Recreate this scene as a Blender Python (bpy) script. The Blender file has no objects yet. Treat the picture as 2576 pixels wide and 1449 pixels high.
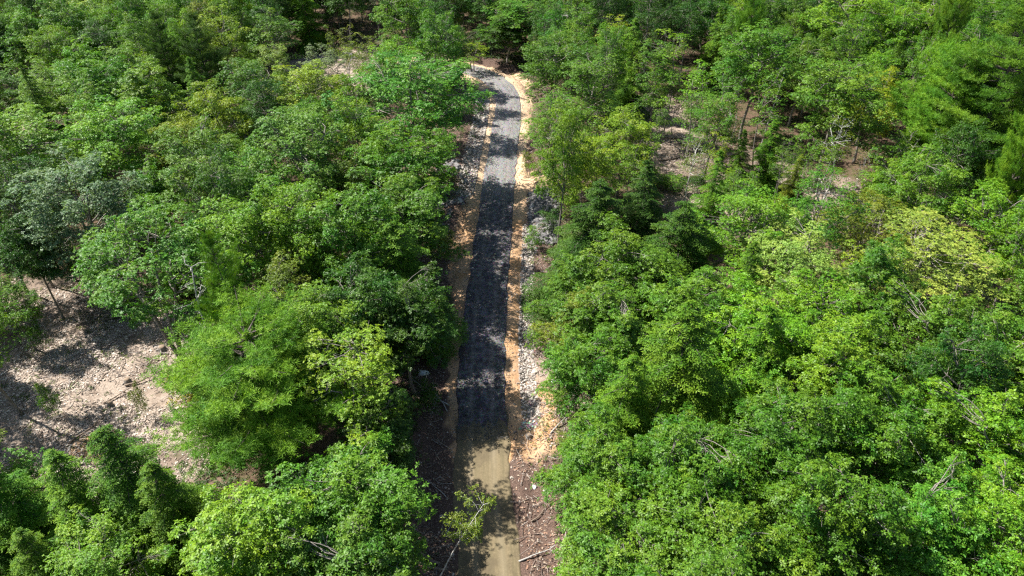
import bpy, math
import numpy as np
from mathutils import Vector
R = math.radians
S = bpy.context.scene
COL = S.collection

# ------------------------------------------------------------------ camera, world, sun
CAMH, PITCH, FPX, CU, CV = 40.0, R(36.5), 1740.0, 1288.0, 724.5
cam_d = bpy.data.cameras.new("camera"); cam = bpy.data.objects.new("camera", cam_d); COL.objects.link(cam)
cam.location = (0, 0, CAMH); cam.rotation_euler = (R(90) - PITCH, 0, 0)
cam_d.sensor_width = 36; cam_d.lens = 36 * FPX / 2576; cam_d.clip_start = 0.5; cam_d.clip_end = 6000
S.camera = cam
SUN_EL = R(53)
SUN_TO = Vector((-0.93, 0.36, 0)).normalized() * math.cos(SUN_EL) + Vector((0, 0, math.sin(SUN_EL)))
w = bpy.data.worlds.new("World"); S.world = w; w.use_nodes = True
nt = w.node_tree; sky = nt.nodes.new('ShaderNodeTexSky'); sky.sky_type = 'NISHITA'; sky.sun_disc = False
sky.sun_elevation = SUN_EL; sky.sun_rotation = math.atan2(SUN_TO.x, SUN_TO.y)
bg = nt.nodes['Background']; bg.inputs[1].default_value = 0.078
nt.links.new(sky.outputs[0], bg.inputs[0])
sl = bpy.data.lights.new("sun", 'SUN'); sl.energy = 5.0; sl.angle = R(0.55); sl.color = (1, 0.965, 0.9)
so = bpy.data.objects.new("sun", sl); COL.objects.link(so)
so.rotation_euler = (-SUN_TO).to_track_quat('-Z', 'Y').to_euler(); so.location = (-60, 60, 80)
S.view_settings.view_transform = 'Standard'; S.view_settings.look = 'None'
S.view_settings.exposure = 1.2; S.view_settings.gamma = 1.0
S.cycles.use_denoising = False; S.cycles.filter_width = 1.3; S.cycles.max_bounces = 6; S.cycles.diffuse_bounces = 3; S.cycles.glossy_bounces = 2; S.cycles.transmission_bounces = 3

# ------------------------------------------------------------------ helpers
cp, sp_ = math.cos(PITCH), math.sin(PITCH)
def pix(u, v, z=0.0):
    """a pixel of the 2576-wide survey of the photo -> the point at height z"""
    a, b = (u - CU) / FPX, (v - CV) / FPX
    d = np.array([a, cp - b * sp_, -sp_ - b * cp])
    t = (z - CAMH) / d[2]
    return np.array([d[0] * t, d[1] * t, z])
def topix(p):
    x, y, z = p[0], p[1], p[2] - CAMH
    zc = y * cp - z * sp_; yc = y * sp_ + z * cp
    return CU + FPX * x / zc, CV - FPX * yc / zc, zc

class VNoise:
    def __init__(s, seed): s.t = np.random.default_rng(seed).random((256, 256)) * 2 - 1
    def __call__(s, x, y):
        x = np.asarray(x, float); y = np.asarray(y, float)
        i = np.floor(x).astype(int); j = np.floor(y).astype(int); f = x - i; g = y - j
        f = f * f * (3 - 2 * f); g = g * g * (3 - 2 * g); i &= 255; j &= 255; i1 = (i + 1) & 255; j1 = (j + 1) & 255
        t = s.t
        return (t[i, j] * (1 - f) + t[i1, j] * f) * (1 - g) + (t[i, j1] * (1 - f) + t[i1, j1] * f) * g
N1, N2, N3 = VNoise(1), VNoise(2), VNoise(3)
def fbm(x, y, s, n=3):
    r = 0; a = 1
    for k in range(n):
        r = r + a * (N1, N2, N3)[k % 3](x / s + 17 * k, y / s + 31 * k); s /= 2.1; a *= .5
    return r

def tag(o, label=None, cat=None, group=None, kind=None):
    if label: o['label'] = label
    if cat: o['category'] = cat
    if group: o['group'] = group
    if kind: o['kind'] = kind
    return o
def raw_mesh(name, verts, quads, mat, tris=None, rnd=None, smooth=False, col=None):
    me = bpy.data.meshes.new(name)
    nq = 0 if quads is None else len(quads); ntr = 0 if tris is None else len(tris)
    me.vertices.add(len(verts)); me.vertices.foreach_set('co', np.asarray(verts, np.float32).ravel())
    me.loops.add(nq * 4 + ntr * 3); me.polygons.add(nq + ntr)
    li = []; st = []
    if nq: li.append(np.asarray(quads).ravel()); st.append(np.arange(nq) * 4)
    if ntr: li.append(np.asarray(tris).ravel()); st.append(nq * 4 + np.arange(ntr) * 3)
    me.loops.foreach_set('vertex_index', np.concatenate(li).astype(np.int32))
    me.polygons.foreach_set('loop_start', np.concatenate(st).astype(np.int32))
    if smooth: me.polygons.foreach_set('use_smooth', np.ones(nq + ntr, bool))
    if rnd is not None:
        for nm, arr in rnd.items():
            at = me.attributes.new(nm, 'FLOAT', 'FACE'); at.data.foreach_set('value', np.asarray(arr, np.float32))
    if col is not None:
        at = me.attributes.new('mask', 'FLOAT_COLOR', 'POINT'); at.data.foreach_set('color', np.asarray(col, np.float32).ravel())
    me.update(calc_edges=True); me.validate()
    me.materials.append(mat)
    return me
def link(name, me, parent=None, loc=None):
    o = bpy.data.objects.new(name, me); COL.objects.link(o)
    if parent: o.parent = parent
    if loc is not None: o.location = loc
    return o
def empty(name, loc):
    o = bpy.data.objects.new(name, None); COL.objects.link(o); o.location = loc; o.empty_display_size = .5
    return o
def unit(a): return a / (np.linalg.norm(a, axis=-1, keepdims=True) + 1e-9)

class Tubes:
    def __init__(s): s.v = []; s.q = []; s.t = []; s.n = 0
    def add(s, pts, rad, k=6):
        pts = np.asarray(pts, float); n = len(pts); rad = np.broadcast_to(rad, (n,))
        tan = np.gradient(pts, axis=0); tan = unit(tan)
        up = np.array([0.31, 0.17, .93]) if abs(tan[0][2]) < .8 else np.array([1., .2, .1])
        a = unit(np.cross(tan, up)); b = np.cross(tan, a)
        th = np.arange(k) * 2 * np.pi / k
        ring = pts[:, None] + rad[:, None, None] * (np.cos(th)[None, :, None] * a[:, None] + np.sin(th)[None, :, None] * b[:, None])
        s.v.append(ring.reshape(-1, 3))
        i = np.arange(n - 1)[:, None] * k + np.arange(k)[None]; j = np.arange(n - 1)[:, None] * k + (np.arange(k)[None] + 1) % k
        s.q.append(np.stack([i, j, j + k, i + k], -1).reshape(-1, 4) + s.n)
        base = s.n; top = s.n + (n - 1) * k
        s.t.append(np.array([[top, top + m, top + m + 1] for m in range(1, k - 1)] + [[base, base + m + 1, base + m] for m in range(1, k - 1)]))
        s.n += n * k
    def mesh(s, name, mat):
        return raw_mesh(name, np.concatenate(s.v), np.concatenate(s.q), mat, np.concatenate(s.t), smooth=True)

# ------------------------------------------------------------------ materials
def new_mat(name):
    m = bpy.data.materials.new(name); m.use_nodes = True
    n = m.node_tree.nodes; l = m.node_tree.links
    return m, n, l, n['Principled BSDF'], n['Material Output']
def math_n(n, l, op, a, b=None, clamp=False):
    k = n.new('ShaderNodeMath'); k.operation = op; k.use_clamp = clamp
    for i, x in enumerate((a, b)):
        if x is None: continue
        if isinstance(x, (int, float)): k.inputs[i].default_value = x
        else: l.new(x, k.inputs[i])
    return k.outputs[0]
def mixc(n, l, f, a, b, mode='MIX'):
    k = n.new('ShaderNodeMix'); k.data_type = 'RGBA'; k.blend_type = mode
    if isinstance(f, (int, float)): k.inputs[0].default_value = f
    else: l.new(f, k.inputs[0])
    for i, x in ((6, a), (7, b)):
        if isinstance(x, tuple): k.inputs[i].default_value = (*x[:3], 1)
        else: l.new(x, k.inputs[i])
    return k.outputs[2]
def noise(n, l, scale, detail=4, rough=.6, co=None, kind='n'):
    k = n.new('ShaderNodeTexNoise' if kind == 'n' else 'ShaderNodeTexVoronoi'); k.inputs['Scale'].default_value = scale
    if kind == 'n': k.inputs['Detail'].default_value = detail; k.inputs['Roughness'].default_value = rough
    if co is not None: l.new(co, k.inputs['Vector'])
    return k.outputs[0] if kind == 'n' else k.outputs
def ramp(n, l, x, stops):
    k = n.new('ShaderNodeValToRGB'); l.new(x, k.inputs[0]); e = k.color_ramp.elements
    while len(e) < len(stops): e.new(.5)
    for i, (p, c) in enumerate(stops):
        e[i].position = p; e[i].color = (*c, 1) if isinstance(c, tuple) else (c, c, c, 1)
    return k.outputs[0]

def leaf_material(name, rough, transl, spec=.5, kt=.45, k0=.45):
    """leaf colour = the tree's own colour, varied from leaf to leaf and from twig to twig"""
    m, n, l, P, out = new_mat(name)
    oi = n.new('ShaderNodeObjectInfo')
    a = n.new('ShaderNodeAttribute'); a.attribute_name = 'rnd'; b = n.new('ShaderNodeAttribute'); b.attribute_name = 'twig'
    hsv = n.new('ShaderNodeHueSaturation'); l.new(oi.outputs['Color'], hsv.inputs['Color'])
    h = math_n(n, l, 'MULTIPLY_ADD', b.outputs['Fac'], -0.055); n_ = h.node; n_.inputs[2].default_value = 0.528
    l.new(h, hsv.inputs['Hue'])
    v = math_n(n, l, 'ADD', math_n(n, l, 'MULTIPLY', a.outputs['Fac'], .7), math_n(n, l, 'MULTIPLY', b.outputs['Fac'], kt))
    l.new(math_n(n, l, 'ADD', v, k0), hsv.inputs['Value'])
    c = hsv.outputs[0]
    l.new(c, P.inputs['Base Color']); P.inputs['Roughness'].default_value = rough
    P.inputs['Specular IOR Level'].default_value = spec
    tr = n.new('ShaderNodeBsdfTranslucent')
    tc = mixc(n, l, 1.0, c, (1.5, 1.45, .55), 'MULTIPLY'); l.new(tc, tr.inputs['Color'])
    mx = n.new('ShaderNodeMixShader'); mx.inputs[0].default_value = transl
    l.new(P.outputs[0], mx.inputs[1]); l.new(tr.outputs[0], mx.inputs[2]); l.new(mx.outputs[0], out.inputs['Surface'])
    return m
M_LEAF = leaf_material('broadleaf_foliage', .5, .3, .32, .5, .36)
M_NEEDLE = leaf_material('needle_foliage', .6, .3, .25, .9, .35)
def bark_material(name, c1, c2, scale=(6, 6, 1.5), marks=None):
    m, n, l, P, out = new_mat(name)
    tc = n.new('ShaderNodeTexCoord'); mp = n.new('ShaderNodeMapping'); mp.inputs['Scale'].default_value = scale
    l.new(tc.outputs['Object'], mp.inputs['Vector'])
    x = noise(n, l, 2.0, 6, .7, mp.outputs[0])
    c = ramp(n, l, x, [(.35, c1), (.65, c2)])
    if marks:
        mp2 = n.new('ShaderNodeMapping'); mp2.inputs['Scale'].default_value = (1, 1, 7); l.new(tc.outputs['Object'], mp2.inputs['Vector'])
        y = noise(n, l, 1.6, 3, .6, mp2.outputs[0])
        c = mixc(n, l, ramp(n, l, y, [(.6, 0.), (.66, 1.)]), c, marks)
    l.new(c, P.inputs['Base Color']); P.inputs['Roughness'].default_value = .85
    bp = n.new('ShaderNodeBump'); bp.inputs['Strength'].default_value = .5; bp.inputs['Distance'].default_value = .03
    l.new(x, bp.inputs['Height']); l.new(bp.outputs[0], P.inputs['Normal'])
    return m
M_BARK = bark_material('grey_brown_bark', (.1, .085, .07), (.32, .28, .24))
M_DARKBARK = bark_material('dark_bark', (.045, .035, .028), (.13, .105, .085))
M_BIRCH = bark_material('pale_birch_bark', (.42, .39, .35), (.62, .6, .56), marks=(.06, .05, .045))
M_DEAD = bark_material('weathered_grey_wood', (.22, .2, .18), (.5, .47, .43))
M_WOOD = bark_material('brown_dead_wood', (.1, .07, .05), (.3, .23, .17))

# ------------------------------------------------------------------ foliage prototypes
def leaves_mesh(name, pos, nrm, k, L, wr, tilt, rng, mat, twig, jit=.25, lift=.12, droop=.15):
    """k leaves round each twig end"""
    n = len(pos)
    ref = unit(rng.normal(size=(n, 3))); a = unit(np.cross(nrm, ref)); b = np.cross(nrm, a)
    th = (np.arange(k)[None] + rng.uniform(-.35, .35, (n, k))) * 2 * np.pi / k
    d = np.cos(th)[..., None] * a[:, None] + np.sin(th)[..., None] * b[:, None]
    tl = tilt + rng.normal(0, jit, (n, k))
    d = unit(d * np.cos(tl)[..., None] + nrm[:, None] * np.sin(tl)[..., None])
    side = unit(np.cross(nrm[:, None] + rng.normal(0, .35, (n, k, 3)), d)); up = np.cross(d, side)
    ll = L * rng.uniform(.65, 1.2, (n, k))[..., None]
    p = pos[:, None] + d * ll * .08
    v = np.stack([p, p + d * ll * .55 + side * ll * wr + up * ll * lift, p + d * ll - up * ll * droop, p + d * ll * .5 - side * ll * wr + up * ll * lift], 2)
    v = v.reshape(-1, 3); q = np.arange(n * k * 4).reshape(-1, 4)
    rnd = rng.random(n * k); tw = np.repeat(np.clip(twig, 0, 1), k)
    return raw_mesh(name, v, q, mat, rnd={'rnd': rnd, 'twig': tw})

def curve(a, b, n, rng, bend, sag=0.):
    t = np.linspace(0, 1, n)[:, None]; a = np.asarray(a, float); b = np.asarray(b, float)
    p = a + (b - a) * t; L = np.linalg.norm(b - a)
    o = rng.normal(0, bend * L, (2, 3)); o[:, 2] *= .5
    return p + np.sin(np.pi * t) * o[0] + np.sin(2 * np.pi * t) * o[1] * .5 + np.array([0, 0, 1.]) * (np.sin(np.pi * t) * sag * L)

def broadleaf(seed, H=14., D=7., cb=5., ncl=85, rc=.95, nros=62, k=6, L=.17, wr=.23, bark=None, trunk_r=.17, lobes=.25, top=.45, flat=.62, forks=1, shell=.4):
    rng = np.random.default_rng(seed)
    cz = cb + (H - cb) * top; A = D / 2 - rc * .6; U = H - cz - rc * .5; Dn = cz - cb
    ph = rng.uniform(0, 6.28, (6,)); fr = rng.integers(2, 5, 6)
    cs = []
    for _ in range(ncl * 30):
        if len(cs) >= ncl: break
        d = rng.normal(size=3); d /= np.linalg.norm(d)
        if d[2] < -.75: continue
        th = math.atan2(d[1], d[0]); el = math.asin(d[2])
        lob = 1 + lobes * (math.sin(fr[0] * th + ph[0] + 2 * el) * .6 + math.sin(fr[1] * th + ph[1] - 3 * el) * .4 + .35 * math.sin(4 * el + ph[2]))
        f = (shell + (1 - shell) * rng.random() ** .45) * lob
        c = np.array([d[0] * A * f, d[1] * A * f, cz + d[2] * f * (U if d[2] > 0 else Dn)])
        c[2] = min(c[2], H - rc * .3)
        if all(np.linalg.norm(c - o) > rc * .78 for o in cs): cs.append(c)
    for _ in range(int(ncl * .11)):          # boughs that reach past the rest of the crown
        b_ = cs[int(rng.integers(0, len(cs)))]; d = unit(b_ - np.array([0, 0, cz - 2.2])); d[2] = abs(d[2]) * .8 + .15
        for q_ in (.75, 1.35): cs.append(b_ + d * rc * q_ + rng.normal(0, .12, 3))
    cs = np.array(cs); n = len(cs); rr = rc * rng.uniform(.55, 1.3, n); rr[ncl:] *= .62
    # wood
    T = Tubes(); nodes = []
    for f in range(forks):
        ex = rng.normal(0, .35, 2) * (1 + .9 * (forks > 1))
        top_p = np.array([ex[0], ex[1], cz + U * .45]); b0 = np.array([0, 0, -.4]) if f == 0 else np.array([0, 0, .2]) + np.array([*rng.normal(0, .1, 2), 0])
        tr = curve(b0, top_p, 12, rng, .025)
        rad = np.linspace(trunk_r, trunk_r * .25, 12); rad[0] *= 1.5; rad[1] *= 1.08
        T.add(tr, rad, 8); nodes += [tr[i] for i in range(5, 12)]
    nodes = np.array(nodes)
    m = max(6, n // 10); order = rng.permutation(n)[:m]
    mid = []
    for i in order:
        e = cs[i] * np.array([.62, .62, 1]) + np.array([0, 0, -.3]); e[2] = min(e[2], cs[i][2] - .3)
        below = nodes[nodes[:, 2] < e[2] + .2]; s = (below if len(below) else nodes)
        a = s[np.argmin(np.linalg.norm(s - (e - np.array([0, 0, np.linalg.norm(e[:2]) * .8])), axis=1))]
        c = curve(a, e, 7, rng, .06, -.04); T.add(c, np.linspace(trunk_r * .42, trunk_r * .2, 7), 5); mid += [c[3], c[5], c[6]]
    mid = np.array(mid + list(nodes[2:]))
    for i in range(n):
        a = mid[np.argmin(np.linalg.norm(mid - cs[i] + np.array([0, 0, .4]), axis=1))]
        c = curve(a, cs[i], 5, rng, .07); T.add(c, np.linspace(trunk_r * .18, .012, 5), 4)
        for _ in range(3):
            e = cs[i] + rng.normal(0, .5, 3) * rr[i] * np.array([1, 1, .5]); T.add(curve(c[3], e, 3, rng, .08), [.018, .012, .006], 3)
    trunk = T.mesh('trunk', bark or M_BARK)
    idx = np.repeat(np.arange(n), np.maximum(6, (nros * (rr / rc) ** 2).astype(int)))
    out = unit(cs - np.array([0, 0, cz - 1.5]))
    N = len(idx)
    d = unit(rng.normal(size=(N, 3)) + out[idx] * .55 + np.array([0, 0, .45]))
    rad = (.35 + .65 * rng.random(N) ** .45) * rr[idx]; rad *= np.where(rng.random(N) < .07, 1.35, 1)
    ax = out * np.array([1, 1, .55]) + rng.normal(0, .35, out.shape); ax = unit(ax)[idx]
    pos = cs[idx] + d * rad[:, None] * np.array([1, 1, flat]) + ax * ((d * ax).sum(1) * rad * .65)[:, None]
    nr = unit(d * .55 + np.array([0, 0, .75]) + rng.normal(0, .33, (N, 3)))
    tw = rng.random(n)[idx] * .6 + rng.random(N) * .4
    crown = leaves_mesh('crown', pos, nr, k, L, wr, .15, rng, M_LEAF, tw)
    return dict(H=H, D=D, cz=cz / H, trunk=trunk, crown=crown)

def conifer(seed, H=15., D=6., cb=1.5, kind='hemlock', nbr=130, bark=None, dens=1., pw=.6):
    rng = np.random.default_rng(seed); T = Tubes()
    tr = curve((0, 0, -.4), (rng.normal(0, .2), rng.normal(0, .2), H - .2), 14, rng, .008)
    T.add(tr, np.linspace(.2, .02, 14), 8)
    P = []; Nn = []; TW = []
    for i in range(nbr):
        f = (i + rng.random()) / nbr
        if kind == 'pine': f = round(f * 17 + rng.normal(0, .22)) / 17.; f = min(max(f, 0), .985)
        z = cb + (H - cb) * f * .985
        az = i * 2.399 + rng.normal(0, .3)
        if kind == 'pine': Lb = (D / 2) * ((1 - f) ** pw * .97 + .06) * (.6 + .4 * min(1, f * 4)) * rng.uniform(.5, 1.18) * (1 + .2 * math.sin(az * 2 + 5 * f + seed))
        else: Lb = (D / 2) * ((1 - f) ** .72 * .95 + .05) * rng.uniform(.5, 1.2) * (1 + .18 * math.sin(az * 2 + f * 9 + seed))
        base = np.array([np.interp(z, tr[:, 2], tr[:, 0]), np.interp(z, tr[:, 2], tr[:, 1]), z])
        h = np.array([math.cos(az), math.sin(az), 0]); s = np.array([-h[1], h[0], 0])
        m = max(5, int(Lb * 5)); t = np.linspace(0, 1, m)
        rise = rng.uniform(.1, .65) if kind == 'pine' else rng.uniform(-.05, .35)
        zz = (rise * t - (.05 if kind == 'pine' else .42) * t ** 2 + (.12 * t ** 4 if kind == 'pine' else 0)) * Lb
        ax = base + h * (t * Lb)[:, None] + s * (np.sin(t * 3) * rng.normal(0, .06) * Lb)[:, None] + np.array([0, 0, 1.]) * zz[:, None]
        T.add(ax[::2] if m > 6 else ax, np.linspace(.03 + .012 * Lb, .008, len(ax[::2] if m > 6 else ax)), 4)
        bt = rng.random()
        if kind == 'pine':
            for j in range(m):
                if t[j] < .28 and Lb > 1: continue
                for sd in (-1, 1):
                    for _ in range(2 if t[j] < .95 else 1):
                        if rng.random() < .3: continue
                        ll = Lb * .36 * (1 - .6 * t[j]) * rng.uniform(.5, 1.15) + .12
                        dr = unit(h * rng.uniform(.2, .9) + s * sd * rng.uniform(.4, 1.2) + np.array([0, 0, rng.uniform(-.05, .55)]))
                        q = max(3, int(ll * 7.5 * dens)); tt = (np.arange(q) + 1) / q
                        pp = ax[j] + dr * (tt * ll)[:, None] + np.array([0, 0, 1.]) * (.14 * tt ** 2)[:, None] + rng.normal(0, .075, (q, 3))
                        P.append(pp); Nn.append(unit(np.tile(dr * .55 + np.array([0, 0, .75]), (q, 1)) + rng.normal(0, .33, (q, 3)))); TW.append(np.full(q, bt * .5 + .5 * rng.random()))
        else:
            for j in range(1, m):
                for sd in (-1, 1):
                    ll = Lb * .42 * math.sin(math.pi * (.18 + .8 * t[j])) * rng.uniform(.7, 1.1) + .12
                    dr = unit(h * .8 + s * sd * .8 + np.array([0, 0, -.05]))
                    q = max(3, int(ll * 9 * dens)); tt = (np.arange(q) + .5) / q
                    pp = ax[j] + dr * (tt * ll)[:, None] - np.array([0, 0, 1.]) * (.45 * ll * tt ** 2)[:, None] + rng.normal(0, .03, (q, 3))
                    P.append(pp); nn = np.tile(np.array([0, 0, 1.]) + dr * .25, (q, 1)) + rng.normal(0, .2, (q, 3)); Nn.append(unit(nn)); TW.append(bt * .4 + .6 * tt)
    # leader tufts
    q = 30; zz = H - rng.random(q) * 1.0; P.append(np.stack([rng.normal(0, .07, q), rng.normal(0, .07, q), zz], 1) + np.array([tr[-1][0], tr[-1][1], 0])); Nn.append(unit(rng.normal(0, .4, (q, 3)) + np.array([0, 0, 1]))); TW.append(rng.random(q))
    P = np.concatenate(P); Nn = np.concatenate(Nn); TW = np.concatenate(TW)
    if kind == 'pine': crown = leaves_mesh('crown', P, Nn, 11, .22, .066, .6, rng, M_NEEDLE, TW, jit=.45, lift=.02, droop=.1)
    else: crown = leaves_mesh('crown', P, Nn, 5, .17, .17, -.05, rng, M_NEEDLE, TW, jit=.3, lift=.02, droop=.25)
    return dict(H=H, D=D, cz=.5, trunk=T.mesh('trunk', bark or M_DARKBARK), crown=crown)

PROTO = {
 'oak': [broadleaf(10 + i, H=13.5, D=7.2, cb=4.2, ncl=88, rc=.88, nros=64, L=.20, wr=.22, lobes=.42, flat=.5) for i in range(4)],
 'maple': [broadleaf(30 + i, H=14, D=7.0, cb=4.6, ncl=100, rc=.78, nros=76, k=5, L=.125, wr=.33, lobes=.32, flat=.42, top=.5 + .04 * (i - 1.5)) for i in range(4)],
 'tall': [broadleaf(50 + i, H=16, D=5.4, cb=5.5, ncl=66, rc=.74, nros=62, k=5, L=.12, wr=.3, lobes=.35, flat=.55, trunk_r=.14) for i in range(3)],
 'spread': [broadleaf(60 + i, H=14, D=8.5, cb=5.2, ncl=90, rc=.85, nros=66, k=6, L=.15, wr=.28, lobes=.35, flat=.42, top=.45, forks=3, shell=.55) for i in range(2)],
 'slender': [broadleaf(70 + i, H=12, D=3.4, cb=3.6, ncl=36, rc=.55, nros=34, k=5, L=.10, wr=.3, lobes=.4, flat=.5, trunk_r=.07, shell=.1, forks=1 + (i == 2)) for i in range(4)],
 'birch': [broadleaf(80 + i, H=13, D=4.2, cb=4.5, ncl=34, rc=.6, nros=30, k=5, L=.08, wr=.33, lobes=.4, bark=M_BIRCH, trunk_r=.09, shell=.15, forks=1 + i) for i in range(2)],
 'shrub': [broadleaf(90 + i, H=3.0, D=2.6, cb=.4, ncl=26, rc=.5, nros=40, k=5, L=.10, wr=.3, lobes=.4, trunk_r=.03, forks=3) for i in range(2)],
 'hemlock': [conifer(100 + i, H=13.5, D=7.0, cb=1.4, nbr=112) for i in range(3)],
 'pine': [conifer(110 + i, H=17, D=8.2, cb=3.5, kind='pine', nbr=125, pw=.5) for i in range(2)] + [conifer(115, H=13, D=9.6, cb=3, kind='pine', nbr=125, pw=.3)],
}
NAME = {'oak': ('oak_tree', 'oak tree'), 'maple': ('maple_tree', 'maple tree'), 'tall': ('ash_tree', 'ash tree'), 'spread': ('broadleaf_tree', 'tree'), 'slender': ('young_tree', 'young tree'),
        'birch': ('birch_tree', 'birch tree'), 'shrub': ('shrub', 'shrub'), 'hemlock': ('hemlock_tree', 'hemlock tree'), 'pine': ('pine_tree', 'pine tree')}
for kk, lst in PROTO.items():
    for p_ in lst:
        p_['crown'].name = kk + '_crown'; p_['trunk'].name = kk + '_trunk'
TINT = {'mid': (.092, .205, .013), 'bright': (.125, .262, .012), 'yellow': (.185, .275, .012), 'deep': (.045, .122, .010), 'silver': (.155, .235, .11),
        'pale': (.205, .31, .045), 'olive': (.135, .195, .015), 'cool': (.078, .215, .014), 'darkneedle': (.040, .100, .009), 'needle': (.080, .180, .010), 'needlelight': (.098, .210, .010), 'rust': (.27, .25, .018)}
TWORD = {'mid': 'mid-green', 'bright': 'bright green', 'yellow': 'yellow-green', 'deep': 'dark green', 'silver': 'silvery green', 'pale': 'pale green', 'olive': 'olive green', 'cool': 'cool green', 'needle': 'dark green', 'darkneedle': 'very dark green', 'needlelight': 'light green', 'rust': 'yellowing'}

# ------------------------------------------------------------------ the road line
cl_px = [(1232, 1449), (1214, 1250), (1213, 1070), (1212, 900), (1229, 700), (1249, 520), (1262, 400), (1276, 300), (1277, 252), (1258, 215), (1222, 189), (1160, 170), (1080, 160), (1040, 156)]
cl = np.array([[-1.0, 2, 0], [-1.2, 12, 0]] + [list(pix(u, v)) for u, v in cl_px])[:, :2]
def catmull(P, n=14):
    P = np.vstack([2 * P[0] - P[1], P, 2 * P[-1] - P[-2]]); out = []
    for i in range(1, len(P) - 2):
        for t in np.arange(n) / n:
            out.append(.5 * (2 * P[i] + (P[i + 1] - P[i - 1]) * t + (2 * P[i - 1] - 5 * P[i] + 4 * P[i + 1] - P[i + 2]) * t * t + (3 * P[i] - P[i - 1] - 3 * P[i + 1] + P[i + 2]) * t ** 3))
    return np.array(out + [P[-2]])
RC = catmull(cl); RT = unit(np.gradient(RC, axis=0)); RN = np.stack([RT[:, 1], -RT[:, 0]], 1)  # RN points right
RL = np.concatenate([[0], np.cumsum(np.linalg.norm(np.diff(RC, axis=0), axis=1))])
HW = 2.02
def road_coord(x, y):
    """signed distance to the centre line (right positive) and the arc length there"""
    x = np.asarray(x, float).ravel(); y = np.asarray(y, float).ravel(); best = np.full(x.shape, 1e9); s = np.zeros_like(x); al = np.zeros_like(x)
    for i in range(0, len(RC) - 1):
        a = RC[i]; d = RC[i + 1] - a; L2 = d @ d
        t = np.clip(((x - a[0]) * d[0] + (y - a[1]) * d[1]) / L2, 0, 1)
        px_, py_ = x - a[0] - t * d[0], y - a[1] - t * d[1]; dd = np.hypot(px_, py_)
        m = dd < best; best = np.where(m, dd, best); sg = np.sign(px_ * d[1] - py_ * d[0])
        s = np.where(m, dd * np.where(sg == 0, 1, sg), s); al = np.where(m, RL[i] + t * math.sqrt(L2), al)
    return s, al
# world ellipses of the clearings: (pixel u, v, half width m, half depth m, weight chips)
CLEAR = [(235, 960, 11, 9.0, 1.0), (100, 930, 5, 8, .8), (120, 745, 8, 4, .35), (380, 850, 5, 4, .8), (330, 1120, 6, 4, 1.),
         (1700, 330, 6, 14, .4), (1700, 400, 5, 5, .35), (1850, 430, 8, 8, .3), (1960, 505, 14, 7, .6), (2060, 520, 9, 5, .5), (900, 165, 12, 8, 1.), (1010, 158, 9, 6, 1.), (860, 225, 5, 6, .5),
         (30, 318, 6, 6, .8), (1360, 478, 4, 4.5, 0.), (1390, 930, 2.5, 3.5, .5), (1410, 1060, 2.5, 3, .6), (2290, 1000, 0, 0, 0), (600, 330, 3, 5, .3)]
CL = [(*pix(u, v)[:2], a, b, wt) for u, v, a, b, wt in CLEAR if a > 0]
def clear_w(x, y, grow=0., wts=False):
    r = 0 * x
    for cx, cy, a, b, wt in CL:
        q = 1 - np.sqrt(((x - cx) / (a + grow)) ** 2 + ((y - cy) / (b + grow)) ** 2)
        r = np.maximum(r, np.clip(q * 3, 0, 1) * (wt if wts else 1))
    return r
def ground_z(x, y, s=None):
    x = np.asarray(x, float); y = np.asarray(y, float); sh = x.shape
    if s is None: s, _ = road_coord(x, y); s = s.reshape(sh)
    a = np.abs(s); off = np.clip((a - HW - .1) / 2.5, 0, 1)
    z = off * (.55 * fbm(x, y, 26, 2) + .16 * fbm(x, y, 3.2, 3) + .06 * fbm(x, y, .8, 2))
    z = z - .3 * np.exp(-((a - HW - 1.7) / .65) ** 2) + .22 * np.exp(-((a - HW - 3.6) / .9) ** 2) - np.clip(1 - a / (HW + .2), 0, 1) * .3 * (a < HW + .2)
    z = z + .05 * (a > HW) * (a < HW + 1.4) * fbm(x, y, .5, 2)
    return z

def lines(lo, hi, fine_lo, fine_hi, fine, mid_, far):
    a = list(np.arange(fine_lo, fine_hi + 1e-6, fine)); st = mid_; x = a[-1]
    while x < hi: x += st; a.append(x); st = mid_ if x < far else st * 1.25
    b = []; st = mid_; x = a[0]
    while x > lo: x -= st; b.append(x); st = mid_ if x > -far else st * 1.25
    return np.array(b[::-1] + a)
gx = lines(-2500, 2500, -13, 10, .2, .55, 95); gy = lines(-1200, 4000, 18, 75, .3, .5, 150)
X, Y = np.meshgrid(gx, gy, indexing='ij'); sh = X.shape
sR, aR = road_coord(X, Y); sR = sR.reshape(sh); aR = aR.reshape(sh)
Z = ground_z(X, Y, sR)
yy = [24, 34, 37, 50, 56, 62, 70, 76, 95, 104, 112, 130]
lw = np.interp(Y, yy, [0, .0, .5, .8, 1.6, 2.3, 1.9, .7, .8, .9, 1.6, 1.5]); rw = np.interp(Y, yy, [0, .0, 1.2, 1.3, 1.1, 1.5, 1.5, 1.0, 1.1, 1.5, 1.5, .9])
nz = fbm(X, Y, 1.1, 3) * .35
edge = np.where(sR < 0, -sR - HW - lw, sR - HW - rw) + nz
sand = np.clip(1 - edge / .25, 0, 1) * ((Y > 33) & (Y < 135))
def blob(u, v, a, b):
    c = pix(u, v); return np.clip((1 - np.sqrt(((X - c[0]) / a) ** 2 + ((Y - c[1]) / b) ** 2) + nz * .6) * 3, 0, 1)
sand = np.maximum(sand, blob(1345, 1090, 2.2, 2.8)); sand = np.maximum(sand, blob(1350, 1010, 2.0, 2.6)); sand = np.maximum(sand, blob(1350, 478, 4.2, 4.2)); sand = np.maximum(sand, blob(255, 1110, 2.6, 1.8))
sand = np.maximum(sand, blob(1290, 205, 3.2, 5) * .8)
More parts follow.
